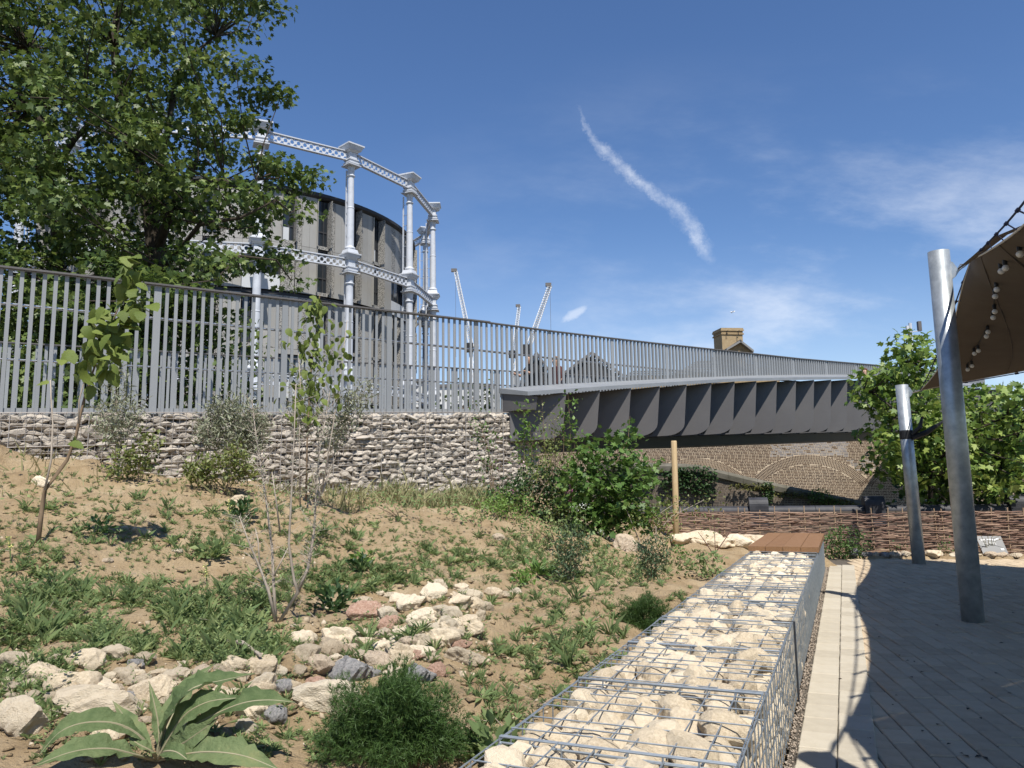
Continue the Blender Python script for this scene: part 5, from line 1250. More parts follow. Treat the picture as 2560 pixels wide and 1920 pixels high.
# ------------------------------------------------------------------ saplings and shrubs in the garden
def big_leaf(name, mat_, L_, W_, n=8, serr=.05, curl=.25, cup=.12):
    vs = []; fs = []
    for i in range(n+1):
        u = i/n; w = W_*math.sin(math.pi*min(1, u**.8))**.75*(1+serr*(-1)**i)+.002; z = -curl*u*u*L_
        vs += [(-w, u*L_, z+cup*w), (0, u*L_, z), (w, u*L_, z+cup*w)]
    for i in range(n):
        a = i*3; fs += [(a, a+1, a+4, a+3), (a+1, a+2, a+5, a+4)]
    me = bpy.data.meshes.new(name); me.from_pydata(vs, [], fs); me.materials.append(mat_); me.polygons.foreach_set('use_smooth', [True]*len(fs)); return me
m_hazel_o = mat('hazel_leaf_single', [(.075, .11, .02), (.14, .185, .038), (.215, .26, .065)], .5, rnd='object', nscale=14, nmix=.4, transl=.28, bump=.3, bscale=40)
hzl = [big_leaf('leaf', m_hazel_o, 1, .37, 10, .10, .2+.15*i, .15) for i in range(3)]
def hazel(name, label, D, base, stems, leaves, size, group=None):
    b = hit(*base) if D is None else atY(*base, D); D = b[1]; o = empty(name, b, label, 'sapling', group)
    for pts, r0_, r1_ in stems:
        mb = MB(); Q = [atY(x, y, D+(i*.02)) for i, (x, y) in enumerate(pts)]; mb.tube(Q, np.linspace(r0_, r1_, len(Q)), 7); mb.build('stem', m_twigb if r0_ > .012 else m_twig, o, True)
    for (px, py, ang, s) in leaves:
        p = atY(px, py, D+rng.normal()*.06); a = np.array([math.cos(ang), rng.normal()*.5, math.sin(ang)]); rr_ = frames(a[None], np.array([[rng.normal()*.4, -.6, .8]]))[0]
        ob = link('leaf', hzl[rng.integers(3)], None, o); ob.matrix_basis = Matrix.Translation(p) @ Matrix(rr_.tolist()).to_4x4() @ Matrix.Scale(s*size, 4)
lv = []
for px, py in ((120, 958), (200, 905), (215, 870), (235, 830), (260, 810), (285, 800), (300, 790), (240, 855), (270, 850), (225, 885), (205, 930), (250, 900), (285, 880), (210, 840), (315, 765), (335, 772), (300, 740), (320, 720), (330, 690), (345, 680), (315, 700), (350, 760), (245, 780), (265, 770), (230, 800), (190, 880), (300, 830), (280, 920), (175, 1090), (160, 1110), (325, 745), (255, 930), (290, 860), (240, 870), (310, 660), (320, 640), (300, 810), (275, 830), (355, 770)):
    for _ in range(3 if px > 180 else 1): lv.append((px+rng.normal()*10, py+rng.normal()*9, rng.uniform(-2.6, .4) if px > 150 else 3.0, rng.uniform(.75, 1.25)))
hazel('hazel_sapling', 'slender hazel sapling with big leaves on the soil mound beside a white rock', None, (95, 1362), [([(95, 1362), (104, 1280), (112, 1225), (135, 1195), (168, 1150), (190, 1090), (200, 1040), (215, 980), (232, 930), (262, 850), (300, 760), (330, 670)], .022, .005), ([(112, 1225), (128, 1150), (132, 1060), (128, 1000), (126, 950)], .010, .005), ([(196, 1060), (198, 1000), (214, 940), (235, 880)], .008, .004)], lv, .15)
lv = []
for i in range(190):
    py = rng.uniform(740, 1050); cx = 790-(py-740)*.10+rng.normal()*28*(.5+.6*(py > 800)); lv.append((cx, py, rng.uniform(-2.8, -.2), rng.uniform(.7, 1.2)))
for i in range(30): py = rng.uniform(800, 1010); lv.append((862-(py-800)*.04+rng.normal()*12, py, rng.uniform(-2.8, -.2), rng.uniform(.7, 1.1)))
hazel('hazel_sapling', 'tall leafy hazel whips standing before the fence at the middle of the stone wall', 10.4, (765, 1250), [([(765, 1250), (768, 1100), (775, 950), (790, 830), (800, 735)], .014, .004), ([(750, 1250), (748, 1100), (752, 980), (745, 860)], .012, .004), ([(800, 1250), (830, 1080), (850, 950), (868, 800)], .012, .004)], lv, .11)
# bare sea buckthorn in the foreground
b = hit(690, 1560); D = b[1]; o = empty('bare_shrub', b, 'leggy bare shrub with pale twigs in the green weeds behind the rubble', 'shrub')
main = [[(690, 1560), (672, 1480), (650, 1420), (620, 1350), (598, 1290)], [(690, 1560), (684, 1460), (680, 1370), (668, 1270), (655, 1180), (640, 1090), (630, 1000)], [(695, 1560), (745, 1480), (735, 1450), (722, 1360), (728, 1250), (735, 1100), (740, 960)], [(745, 1480), (770, 1420), (785, 1330), (790, 1240), (800, 1120), (825, 980)], [(672, 1480), (640, 1400), (610, 1380)], [(684, 1440), (705, 1400), (720, 1370)], [(700, 1330), (690, 1250), (680, 1180)], [(650, 1420), (645, 1350), (638, 1320)]]
mb = MB(); 
for k, pts in enumerate(main):
    Q = [atY(x, y, D+.03*i*(1 if k % 2 else -1)) for i, (x, y) in enumerate(pts)]; mb.tube(Q, np.linspace(.014 if k < 4 else .007, .003, len(Q)), 6)
mb.build('stem', m_twig, o, True); mb = MB(); sp = []
for _ in range(330):
    pts = main[rng.integers(4)]; k = rng.integers(1, len(pts)-1); f = rng.random(); x = pts[k][0]*(1-f)+pts[k+1][0]*f if k+1 < len(pts) else pts[k][0]; y = pts[k][1]*(1-f)+pts[k+1][1]*f if k+1 < len(pts) else pts[k][1]
    a = atY(x, y, D); d = randdir(1, .1, .9)[0]*rng.uniform(.05, .2); mb.tube([a, a+d], [.0022, .001], 3, False); sp.append((a, a+d, y))
mb.build('twigs', m_twig, o)
P = np.array([a+(b_-a)*rng.random() for a, b_, y in sp for _ in range(3) if y < 1330]); leaves_mesh('foliage', P, randdir(len(P)), rng.uniform(.02, .042, len(P)), m_silver, NEEDLE, parent=o)
V3 = lambda x: x
# other silvery shrubs along the wall
def wispy(label, base, tops, D, n=220, m=m_silver, leaf=.05, sm=m_twig, name='sea_buckthorn', cat='shrub', group=None):
    o = empty(name, atY(*base, D), label, cat, group); mb = MB(); P = []
    for tp in tops:
        md = ((base[0]+tp[0])/2+rng.normal()*8, (base[1]+tp[1])/2); Q = [atY(*base, D)+np.array([0, 0, -.05]), atY(*md, D+.05), atY(*tp, D+rng.normal()*.15)]; ms = MB(); ms.tube(Q, [.009, .006, .002], 5); ms.build('stem', sm, o)
        for _ in range(n//len(tops)):
            f = rng.uniform(.3, 1); a = Q[1]*(1-f)+Q[2]*f if f > .0 else Q[1]; a = a+rng.normal(size=3)*np.array([.10, .1, .07]); P.append(a)
            if rng.random() < .12: mb.tube([Q[1]*(1-f)+Q[2]*f, a], .0022, 3, False)
    mb.build('twigs', sm, o) if len(mb.v) > 80 else None; P = np.array(P); ax = randdir(len(P)); ax[:, 2] += .5; leaves_mesh('foliage', P, ax, rng.uniform(.6, 1.3, len(P))*leaf, m, NEEDLE if m in (m_silver, m_grass) else LEAF4, parent=o)
wispy('silvery feathery shrub against the stone wall below the hazel sapling', (300, 1215), [(285, 920), (310, 990), (250, 1010), (330, 1010), (275, 1060)], 10.6, 900, leaf=.09)
wispy('wide silvery grey shrub in front of the middle of the stone wall', (590, 1235), [(540, 1010), (580, 1000), (620, 1020), (650, 1050), (510, 1060), (600, 1090)], 11.2, 2600, leaf=.09)
wispy('silvery twiggy shrub in front of the stone wall right of the hazel whips', (800, 1240), [(740, 1000), (880, 985), (920, 960), (760, 920), (845, 1060)], 11.0, 1200, leaf=.09)
wispy('low yellow-green shrub at the wall foot near the hazel sapling', (345, 1225), [(310, 1130), (380, 1090), (350, 1150), (290, 1170)], 10.3, 600, m_rose, .065, m_twigb)
wispy('yellow-green leafy sprawl at the foot of the wall beside the silvery shrub', (560, 1230), [(520, 1150), (590, 1130), (620, 1170), (480, 1180)], 10.8, 1100, m_rose, .065, m_twigb)
wispy('small leafy climber before the wall near its bridge end', (1240, 1270), [(1190, 1010), (1205, 1060), (1215, 1150)], 14.2, 170, m_green, .07, m_twigb)
wispy('thin leafy climber at the wall corner beside the footbridge', (1330, 1270), [(1310, 1010), (1325, 1060), (1300, 1100)], 14.4, 200, m_lush, .10, m_twigb)
wispy('tall thin leafy whip rising before the bridge end fin', (1425, 1300), [(1420, 985), (1410, 1020), (1440, 1080), (1425, 1150)], 13.4, 260, m_lush, .085, m_twigb)
wispy('thin dark leafed whip rising at the bridge abutment', (1370, 1300), [(1355, 1000), (1385, 1040), (1375, 1110)], 13.6, 170, m_rose, .06, m_twigb)
shrub('big_leaved_shrub', 'dense bright green broad-leaved shrub at the bridge abutment', 'shrub', 12.9, [(1510, 1180, 90, 40), (1560, 1110, 40, 36), (1480, 1130, 40, 22), (1590, 1190, 60, 40), (1500, 1240, 95, 50), (1560, 1280, 80, 50), (1500, 1300, 70, 40)], 2.1, .11, LOBED, m_green, [[(1505, 1345), (1490, 1250), (1570, 1100), (1575, 1040)], [(1520, 1345), (1560, 1240), (1600, 1170)], [(1540, 1345), (1500, 1200), (1470, 1110)]], dsd=.28, sub=7, subr=.10)
shrub('dark_shrub', 'dark twiggy shrub between stone wall end and the broad-leaved shrub', 'shrub', 13.6, [(1350, 1200, 50, 36), (1400, 1225, 55, 44), (1300, 1225, 40, 36), (1370, 1270, 70, 40), (1250, 1250, 36, 30)], 4.2, .075, LEAF4, m_dark, dsd=.25, sub=8, subr=.09, sm=m_twigb)
shrub('twiggy_rose', 'brownish twiggy bush with pink blooms before the stone wall end', 'shrub', 13.2, [(1390, 1130, 45, 40), (1340, 1170, 40, 30), (1420, 1250, 45, 50), (1400, 1290, 40, 24), (1310, 1260, 40, 30)], 2.6, .06, LEAF4, m_rose, dsd=.25, sub=6, subr=.1)
shrub('wild_rose', 'sprawling yellow-green wild rose around the timber post', 'shrub', 12.6, [(1640, 1280, 60, 40), (1700, 1265, 60, 34), (1760, 1255, 40, 26), (1600, 1300, 60, 34), (1650, 1320, 60, 30)], 1.5, .06, LEAF4, m_rose, [[(1600, 1350), (1560, 1260), (1510, 1180)], [(1620, 1350), (1680, 1290), (1760, 1250)], [(1640, 1350), (1640, 1290), (1700, 1250)], [(1610, 1350), (1650, 1300), (1620, 1270), (1590, 1265)]], m_rose and m_twig, dsd=.3, sub=6, subr=.10)
shrub('rosemary_bush', 'dark upright needle-leaved bush beside the path to the bench end', 'shrub', None, [(1632, 1375, 38, 36), (1628, 1415, 28, 30), (1626, 1440, 22, 14)], 6.5, .06, NEEDLE, m_conif, dsd=.12, sub=8, subr=.05, droop=.6)
shrub('rosemary_bush', 'grey-green needle-leaved bush left of the darker one on the soil', 'shrub', None, [(1430, 1360, 44, 34), (1425, 1405, 34, 40), (1420, 1440, 26, 16)], 4.0, .065, NEEDLE, m_conif, dsd=.14, sub=8, subr=.06, droop=.6)
shrub('lime_green_clump', 'bright lime green leafy clump at the foot of the wall', 'plant', 12.4, [(1270, 1262, 60, 34), (1225, 1275, 44, 28), (1290, 1295, 50, 20)], 3.0, .055, LEAF4, m_lush, dsd=.22, sub=8, subr=.08)
shrub('privet_sprig', 'small bright yellow-green bush on the soil behind the rubble pile', 'plant', None, [(1302, 1440, 26, 14), (1300, 1456, 18, 10)], 7, .045, LEAF4, m_lush, dsd=.09, sub=8, subr=.03)
shrub('berberis_twig', 'dark purple twiggy sapling before the white rocks by the bench end', 'sapling', None, [(1785, 1320, 26, 22), (1760, 1345, 20, 16), (1795, 1400, 14, 10)], 1.1, .045, LEAF4, m_rose, [[(1792, 1420), (1788, 1370), (1785, 1300)], [(1790, 1390), (1760, 1350), (1745, 1330)], [(1789, 1375), (1815, 1345), (1830, 1320)]], m_twigp, dsd=.1, sub=5, subr=.04)
shrub('leafy_clump', 'low leafy clump against the far baskets of the bench', 'plant', None, [(1760, 1400, 50, 20), (1740, 1425, 50, 18), (1790, 1430, 30, 14)], 2.2, .07, LEAF4, m_weed, dsd=.15, sub=7, subr=.05)
shrub('bushy_weed', 'bushy feathery green weed clump at the hurdle foot beside the timber seat', 'plant', 15.0, [(2120, 1345, 50, 30), (2085, 1360, 30, 26), (2150, 1370, 30, 20), (2110, 1382, 60, 14)], 3.2, .065, LEAF4, m_feather, dsd=.12, sub=8, subr=.06, zb=0)
shrub('small_weed', 'thin green weed at the hurdle foot between the two poles', 'plant', 15.0, [(2372, 1372, 26, 18), (2350, 1385, 30, 10), (2250, 1375, 30, 14)], 2.0, .055, LEAF4, m_feather, dsd=.1, sub=6, subr=.05, zb=0)
# arching pale grass by the info board
o = empty('grass_clump', wl((atZ(2470, 1385, .05)-W0)@WD, -.3, .03), 'pale arching grass clump behind the info board', 'grass'); mb = MB()
for px, py in ((2450, 1330), (2480, 1325), (2500, 1328), (2510, 1335), (2465, 1345), (2520, 1345)):
    q = atY(px, py, 14.6); b = np.array(o.location); mb.tube([b, (b+q)/2+np.array([-.05, 0, .12]), q], [.006, .005, .002], 4)
mb.build('blades', m_grass, o)

shrub('leafy_clump', 'leafy green herb clump at the wall foot left of the lime green one', 'plant', 11.6, [(1180, 1290, 50, 22), (1130, 1280, 40, 22), (1200, 1310, 40, 14)], 1.8, .06, LEAF4, m_weed, dsd=.3, sub=8, subr=.09)
shrub('leafy_clump', 'dark leafy herb clump below the dark shrub at the abutment', 'plant', 11.8, [(1350, 1310, 50, 22), (1420, 1325, 50, 20), (1380, 1330, 60, 14)], 2.0, .06, LEAF4, m_weed, dsd=.3, sub=8, subr=.09)
shrub('leafy_clump', 'green herb clump on the mound crest below the stone wall', 'plant', 10.6, [(960, 1262, 60, 16), (1010, 1250, 40, 18), (990, 1270, 40, 10)], 1.5, .05, LEAF4, m_weed, dsd=.3, sub=7, subr=.08)
shrub('leafy_clump', 'leafy herb clump at the wall foot below the hazel whips', 'plant', 10.5, [(700, 1240, 80, 14), (640, 1235, 60, 14), (680, 1250, 60, 8)], 1.3, .05, LEAF4, m_weed, dsd=.3, sub=7, subr=.08)
shrub('leafy_clump', 'green herb clump between the two needle-leaved bushes', 'plant', None, [(1530, 1385, 50, 22), (1490, 1400, 40, 20), (1520, 1410, 50, 10)], 1.6, .055, LEAF4, m_weed, dsd=.2, sub=7, subr=.07)
shrub('leafy_clump', 'green herb clump right of the dark needle-leaved bush', 'plant', None, [(1700, 1385, 40, 22), (1720, 1400, 40, 14), (1700, 1410, 30, 10)], 1.6, .055, LEAF4, m_green, dsd=.2, sub=7, subr=.06)
# feathery mounds
def feather(label, px, py, rx, ry, n, leaf):
    b = hit(px, py+ry*.8); D = b[1]+rx*np.linalg.norm(b-CAM)/1920*.3; o = empty('feathery_plant', b, label, 'plant'); Rw = rx*np.linalg.norm(b-CAM)/1920; Rh = 1.75*ry*np.linalg.norm(b-CAM)/1920
    d = randdir(n, 0, 1); r = rng.uniform(.25, 1, n)**.55*(1+.16*np.sin(d[:, 0]*7+1)+.12*np.sin(d[:, 1]*9)+.1*np.sin(d[:, 2]*11)); P = b+d*r[:, None]*np.array([Rw, Rw*.8, Rh])
    ax = d+randdir(n)*.9; T = np.array([[-.05, 0, 0], [.05, 0, 0], [0, 1, .05]]); 
    nf_ = 7; pos = np.repeat(P, nf_, 0); a2 = np.repeat(ax, nf_, 0)*.7+randdir(n*nf_)*.9
    leaves_mesh('foliage', pos, a2, rng.uniform(.6, 1.3, len(pos))*leaf, m_feather, (T, np.array([[0, 1, 2]])), parent=o)
    mb = MB()
    for _ in range(40): q = P[rng.integers(n)]; mb.tube([b, (b+q)/2+np.array([0, 0, .02]), q], [.004, .003, .001], 4, False)
    mb.build('stem', m_feather, o)
feather('rounded feathery dark green plant in front of the long cream slab', 985, 1805, 150, 100, 8500, .030)
feather('feathery green plant leaning on the side of the bench baskets', 1615, 1535, 66, 46, 3600, .032)

# big rosette plant in the foreground
base = hit(392, 1912); D0 = base[1]
mu = empty('mullein_rosette', base, 'large rosette of long grey-green puckered leaves in front of the rubble', 'plant')
def strap_leaf(pts, w, twist, par):
    P = [base]+[atY(x, y, D0+dy) for x, y, dy in pts]; K = 26; Q = []
    n = len(P)
    # Catmull-Rom through points
    for i in range(K+1):
        u = i/K*(n-1); k = min(int(u), n-2); f = u-k; p0, p1_, p2_, p3_ = P[max(k-1, 0)], P[k], P[k+1], P[min(k+2, n-1)]
        Q.append(.5*((2*p1_)+(p2_-p0)*f+(2*p0-5*p1_+4*p2_-p3_)*f*f+(3*p1_-p0-3*p2_+p3_)*f**3))
    vs = []; fs = []; rib = []
    for i in range(K+1):
        u = i/K; d = Q[min(i+1, K)]-Q[max(i-1, 0)]; d /= np.linalg.norm(d); s_ = np.cross(d, np.array([0, -.55, .84])); s_ /= np.linalg.norm(s_)
        s_ = s_*math.cos(twist)+np.cross(d, s_)*math.sin(twist); nn = np.cross(s_, d)
        ww = w*(.10+.90*_sm(np.array([u]), .12, .55)[0])*(1-_sm(np.array([u]), .68, 1.0)[0]*.97)
        for a in (-1, -.55, 0, .55, 1):
            wob = (.07*math.sin(i*1.3+a*2)+.05*rng.normal())*ww*abs(a)*2
            vs.append(Q[i]+s_*a*ww*(1+(.06*rng.normal()+.02*(-1)**i)*(abs(a) == 1))+nn*(abs(a)*ww*.30+wob))
        rib.append(Q[i]-nn*.001)
    for i in range(K):
        for j in range(4): q = i*5+j; fs.append((q, q+1, q+6, q+5))
    me = bpy.data.meshes.new('leaf'); me.from_pydata([tuple(v) for v in vs], [], fs); me.materials.append(m_mull); lf = link('leaf', me, None, par, True)
    mb = MB(); mb.tube(rib, np.linspace(.008, .0015, K+1), 5); mb.build('midrib', m_mullrib, lf)
for pts, w, tw in (([(398, 1850, .02), (392, 1790, .05), (372, 1702, .10)], .022, .5), ([(400, 1850, 0), (430, 1780, -.02), (480, 1722, -.02), (560, 1700, .02), (638, 1684, .06)], .060, -.35),
                   ([(405, 1850, .05), (440, 1770, .12), (480, 1710, .18), (538, 1658, .26)], .045, -.2), ([(430, 1850, -.02), (510, 1800, -.06), (600, 1760, -.08), (670, 1750, -.08), (738, 1756, -.08)], .050, -.1),
                   ([(420, 1850, -.02), (460, 1790, -.05), (520, 1755, -.06), (590, 1745, -.05)], .048, .2), ([(440, 1890, -.10), (520, 1880, -.2), (610, 1890, -.26), (700, 1925, -.3)], .048, .1),
                   ([(360, 1850, -.05), (300, 1812, -.1), (220, 1806, -.15), (150, 1830, -.2), (96, 1890, -.22)], .042, -.1), ([(340, 1888, -.12), (270, 1872, -.2), (180, 1880, -.27), (78, 1918, -.34)], .045, 0),
                   ([(365, 1860, .06), (325, 1810, .14), (282, 1752, .24)], .030, .3), ([(420, 1880, -.05), (470, 1850, -.1), (545, 1796, -.12)], .042, .6), ([(380, 1880, -.06), (345, 1860, -.08), (322, 1842, -.06)], .024, .4),
                   ([(450, 1885, 0), (540, 1880, .02), (600, 1872, .04), (668, 1862, .06)], .030, .2), ([(410, 1880, -.1), (440, 1880, -.16), (470, 1900, -.2)], .026, .2)):
    strap_leaf(pts, w*1.22, tw, mu)

# ------------------------------------------------------------------ low weeds and grass (uncountable)
def tuft_template(k, spread, width):
    vs = []; fs = []
    for i in range(k):
        a = 2*math.pi*i/k+rng.uniform(-.3, .3); el = rng.uniform(.25, 1.25)*spread; d = np.array([math.cos(a)*math.cos(el), math.sin(a)*math.cos(el), math.sin(el)]); l = rng.uniform(.6, 1.1)
        s_ = np.array([-math.sin(a), math.cos(a), 0])*width*l; b = len(vs); vs += [np.zeros(3), d*l*.5+s_+np.array([0, 0, .04]), d*l-np.array([0, 0, .15*l]), d*l*.5-s_+np.array([0, 0, .04])]; fs += [(b, b+1, b+2), (b, b+2, b+3)]
    return np.array(vs), np.array(fs)
tts = [tuft_template(12, .8, .10), tuft_template(16, 1.0, .07), tuft_template(10, .65, .13), tuft_template(20, 1.15, .045)]
patches = [(150, 1600, 260, 70, 430), (450, 1560, 260, 90, 560), (640, 1480, 160, 60, 200), (860, 1450, 160, 45, 330), (560, 1640, 140, 30, 240), (250, 1500, 260, 60, 260), (1120, 1420, 200, 60, 260), (1330, 1380, 200, 50, 420), (1500, 1420, 140, 60, 240), (1380, 1500, 160, 70, 120), (1450, 1600, 140, 110, 110), (1300, 1700, 120, 120, 80),
           (300, 1330, 320, 90, 260), (700, 1330, 260, 70, 190), (950, 1360, 220, 60, 170), (100, 1450, 200, 90, 140), (520, 1290, 120, 40, 60), (60, 1680, 120, 60, 160), (1100, 1650, 180, 90, 70), (1620, 1430, 80, 40, 90), (1240, 1860, 100, 60, 130), (1050, 1870, 80, 40, 30), (650, 1860, 60, 40, 22), (620, 1600, 160, 40, 260), (900, 1590, 160, 60, 60), (100, 1740, 120, 60, 120)]
allV = []; allF = []; nv = 0
def sprig(k, leaf, h):
    vs = []; fs = []
    for i in range(k):
        z = h*(i+.5)/k; a = i*2.4; d = np.array([math.cos(a), math.sin(a), .5]); l = leaf*(1.1-.5*i/k); s_ = np.array([-math.sin(a), math.cos(a), 0])*l*.28; b = len(vs); o_ = np.array([0, 0, z])
        vs += [o_, o_+d*l*.5+s_, o_+d*l, o_+d*l*.5-s_]; fs += [(b, b+1, b+2), (b, b+2, b+3)]
    b = len(vs); vs += [np.array([-.015, 0, 0]), np.array([.015, 0, 0]), np.array([0, 0, h]), np.array([0, .015, 0])]; fs += [(b, b+1, b+2), (b+3, b, b+2)]
    return np.array(vs), np.array(fs)
def grasst(k):
    vs = []; fs = []
    for i in range(k):
        a = rng.uniform(0, 6.28); t_ = rng.uniform(.1, .7); d = np.array([math.cos(a)*t_, math.sin(a)*t_, 1.]); l = rng.uniform(.6, 1.3); s_ = np.array([-math.sin(a), math.cos(a), 0])*.022; b = len(vs); o_ = rng.normal(size=3)*np.array([.1, .1, 0])
        vs += [o_-s_, o_+s_, o_+d*l*.6+s_*.7, o_+d*l-np.array([0, 0, .2*t_])+np.array([math.cos(a), math.sin(a), 0])*.25*l]; fs += [(b, b+1, b+2), (b, b+2, b+3)]
    return np.array(vs), np.array(fs)
tts += [sprig(12, .42, 1.5), sprig(16, .30, 1.9), grasst(14), grasst(20)]
acc = [[] for _ in tts]
for (px, py, rx, ry, n) in patches:
    for _ in range(int(n*1.75)):
        a = rng.uniform(0, 6.28); r = rng.uniform(0, 1)**.6; x, y = px+rx*r*math.cos(a), py+ry*r*math.sin(a)
        if y > 1930: continue
        p = hit(x, y)
        if p[1] > 16 or (p-BR0)@BN > -BW-.02: continue
        if math.sin(p[0]*5.1+1.3*math.sin(p[1]*3.3))+math.sin(p[1]*6.2+2*math.sin(p[0]*2.1))+rng.normal()*.5 < -.95: continue
        acc[rng.integers(8)].append((p, np.clip(rng.gamma(2.0, .022), .012, .15)*(1 if p[1] > 5 else .75)))
for i in range(2600):
    x, y = rng.uniform(0, 1750), 1190+725*rng.random()**1.5; p = hit(x, y)
    if p[1] > 15 or (p-BR0)@BN > -BW-.02: continue
    acc[rng.integers(8)].append((p, rng.uniform(.012, .075)))
for (tv, tf), L_ in zip(tts, acc):
    P = np.array([q[0] for q in L_]); S_ = np.array([q[1] for q in L_]); ax = np.stack([np.cos(a := rng.uniform(0, 6.28, len(P))), np.sin(a), np.zeros(len(P))], 1)
    V_, F_ = scatter(tv, tf, P, S_, frames(ax, np.tile([0, 0, 1.], (len(P), 1))+rng.normal(size=(len(P), 3))*.15)); allV.append(V_); allF.append(F_+nv); nv += len(V_)
tag(link('weed_cover', npmesh('weed_cover', np.concatenate(allV), np.concatenate(allF), m_weed)), 'low grey-green weeds and seedlings spread over the sandy soil', 'weeds', kind='stuff')
# weeds at the wall foot and dry grass strip
P = []
for (px, py, rx, ry, n) in ((1010, 1225, 70, 30, 1300), (1130, 1245, 90, 34, 2000), (870, 1215, 60, 24, 500), (1220, 1270, 90, 24, 1100), (720, 1225, 60, 20, 150), (540, 1195, 60, 16, 120), (1050, 1215, 50, 26, 300), (120, 1140, 120, 12, 90)):
    for _ in range(n):
        x = rng.normal(px, rx*.6); d = ray(x, 1200); tt = ((P0+ND*rng.uniform(.3, 2.6)-CAM)@ND)/(d@ND); q = CAM+d*tt
        if q[1] > 2: P.append((q[0], q[1], gridz(q[0], q[1])))
P = np.array(P); ax = randdir(len(P), .55, 1); tag(leaves_mesh('dry_grass', P, ax, rng.gamma(4, .055, len(P)), m_grass, (BLADE[0]*np.array([.8, 1, 1]), BLADE[1])), 'dry straw-green grass along the foot of the stone wall', 'grass', kind='stuff')
P2 = P[rng.integers(0, len(P), 2600)]+rng.normal(size=(2600, 3))*np.array([.35, .35, 0]); P2[:, 2] = gridz(P2[:, 0], P2[:, 1])+rng.uniform(0, .22, 2600); ax = randdir(2600)
tag(leaves_mesh('wall_foot_weeds', P2, ax, rng.uniform(.03, .08, 2600), m_weed, LEAF4), 'mixed leafy weeds growing along the foot of the stone wall', 'weeds', kind='stuff')
# individual weeds with character
def weed(label, px, py, h, n, m, leaf=.09, name='weed_tuft'):
    b = hit(px, py); o = empty(name, b, label, 'plant'); d = randdir(n, .15, 1); hh = h*np.linalg.norm(b-CAM)/1920; P = b+d*rng.uniform(.1, 1, n)[:, None]*np.array([hh*.9, hh*.7, hh])
    leaves_mesh('foliage', P, d+randdir(n)*.5, rng.uniform(.6, 1.2, n)*leaf, m, LEAF4, parent=o); mb = MB()
    for _ in range(6): q = P[rng.integers(n)]; mb = MB(); mb.tube([b-np.array([0, 0, .02]), q], .003, 4, False); mb.build('stem', m, o)
weed('dark green weed tuft below the lone white rock on the crest', 603, 1300, 44, 130, m_dark)
weed('leafy weed tuft on the mound between sapling shadow and bare shrub', 530, 1400, 44, 130, m_weed, .08)
weed('dark weed tuft on the mound right of the bare shrub', 900, 1430, 36, 90, m_dark, .07)
weed('light green thistle rosette on the mound face', 905, 1410, 30, 60, m_lush, .08)
weed('dark leafy weed standing right of the bare shrub', 835, 1530, 64, 170, m_dark, .07)
weed('broad green weed left of the bright small bush', 1345, 1440, 40, 60, m_green, .10)
weed('dark weed clump on the upper mound near the white rock', 250, 1335, 34, 70, m_dark, .07)
weed('dock leaves between the feathery mound and the bench', 1235, 1900, 90, 70, m_weed, .08)
# flowers
def flowers(name, label, spots, m, D, n, s, rx, ry):
    P = np.concatenate([np.array([atY(px+rng.normal()*rx, py+rng.normal()*ry, D+rng.normal()*.06) for _ in range(n)]) for px, py in spots]); b = atY(spots[0][0], spots[0][1]+40, D); o = empty(name, b, label, 'flower')
    leaves_mesh('petals', P, randdir(len(P)), rng.uniform(.6, 1.2, len(P))*s, m, LEAF4, parent=o); mb = MB()
    for px, py in spots: mb = MB(); mb.tube([atY(px, py, D), atY(px+4, py+60, D)], .004, 4); mb.build('stem', m_weed, o)
flowers('foxglove', 'magenta flower spikes before the dark shrub', [(1418, 1232), (1426, 1228), (1427, 1244)], m_flower, 12.7, 16, .035, 3, 9)
flowers('foxglove', 'small pink bloom beside the lime green clump', [(1282, 1226)], m_flower, 12.7, 10, .035, 3, 4)
flowers('rose_bloom', 'pale pink blooms high on the twiggy bush by the wall', [(1300, 1160), (1305, 1165)], leafm('pink_petal', (.5, .28, .32), (.6, .4, .42), (.7, .55, .55)), 12.9, 10, .04, 5, 5)
flowers('umbel_flower', 'cluster of small white flowers at the foot of the dark shrub', [(1450, 1264), (1462, 1268), (1440, 1270)], m_wflower, 12.4, 16, .028, 9, 6)
flowers('umbel_flower', 'single small white flower beside the brown boulder', [(1503, 1327)], m_wflower, 11.9, 10, .03, 3, 3)
for px, py, l in ((515, 1425, 'yellow-green flower spike standing in the weeds near the bare shrub'), (24, 1358, 'yellow flower spike on the mound beside the hazel sapling base'), (572, 1262, 'pale yellow flower spike beside the dark weed tuft on the crest')):
    b = hit(px, py+50); flowers('mignonette', l, [(px, py), (px, py-10), (px, py+8)], m_yflower, b[1], 9, .022, 2.5, 5)
mb = MB()
for _ in range(170):
    p = hit(rng.uniform(0, 1700), rng.uniform(1240, 1910))
    if (p-BR0)@BN > -BW-.05 or p[1] > 14: continue
    a = rng.uniform(0, 6.28); l = rng.uniform(.04, .2); d = np.array([math.cos(a), math.sin(a), rng.uniform(0, .5)])*l; mb.tube([p+np.array([0, 0, .004]), p+d*.5+rng.normal(size=3)*.008+np.array([0, 0, .006]), p+d+np.array([0, 0, .004])], [.0025, .002, .001], 3, False)
tag(mb.build('twig_litter', m_twig), 'thin dry twigs and dead stems strewn over the soil', 'twigs', kind='stuff')
# dead stick on the rubble
a = hit(560, 1620)+np.array([0, 0, .05]); b = hit(650, 1690)+np.array([0, 0, .10]); mb = MB(); mb.tube([a, (a+b)/2+np.array([.01, 0, .02]), b], [.016, .014, .010], 7); o = mb.build('dead_stick', m_twig); tag(o, 'pale dead stick lying across the rubble rocks', 'stick')

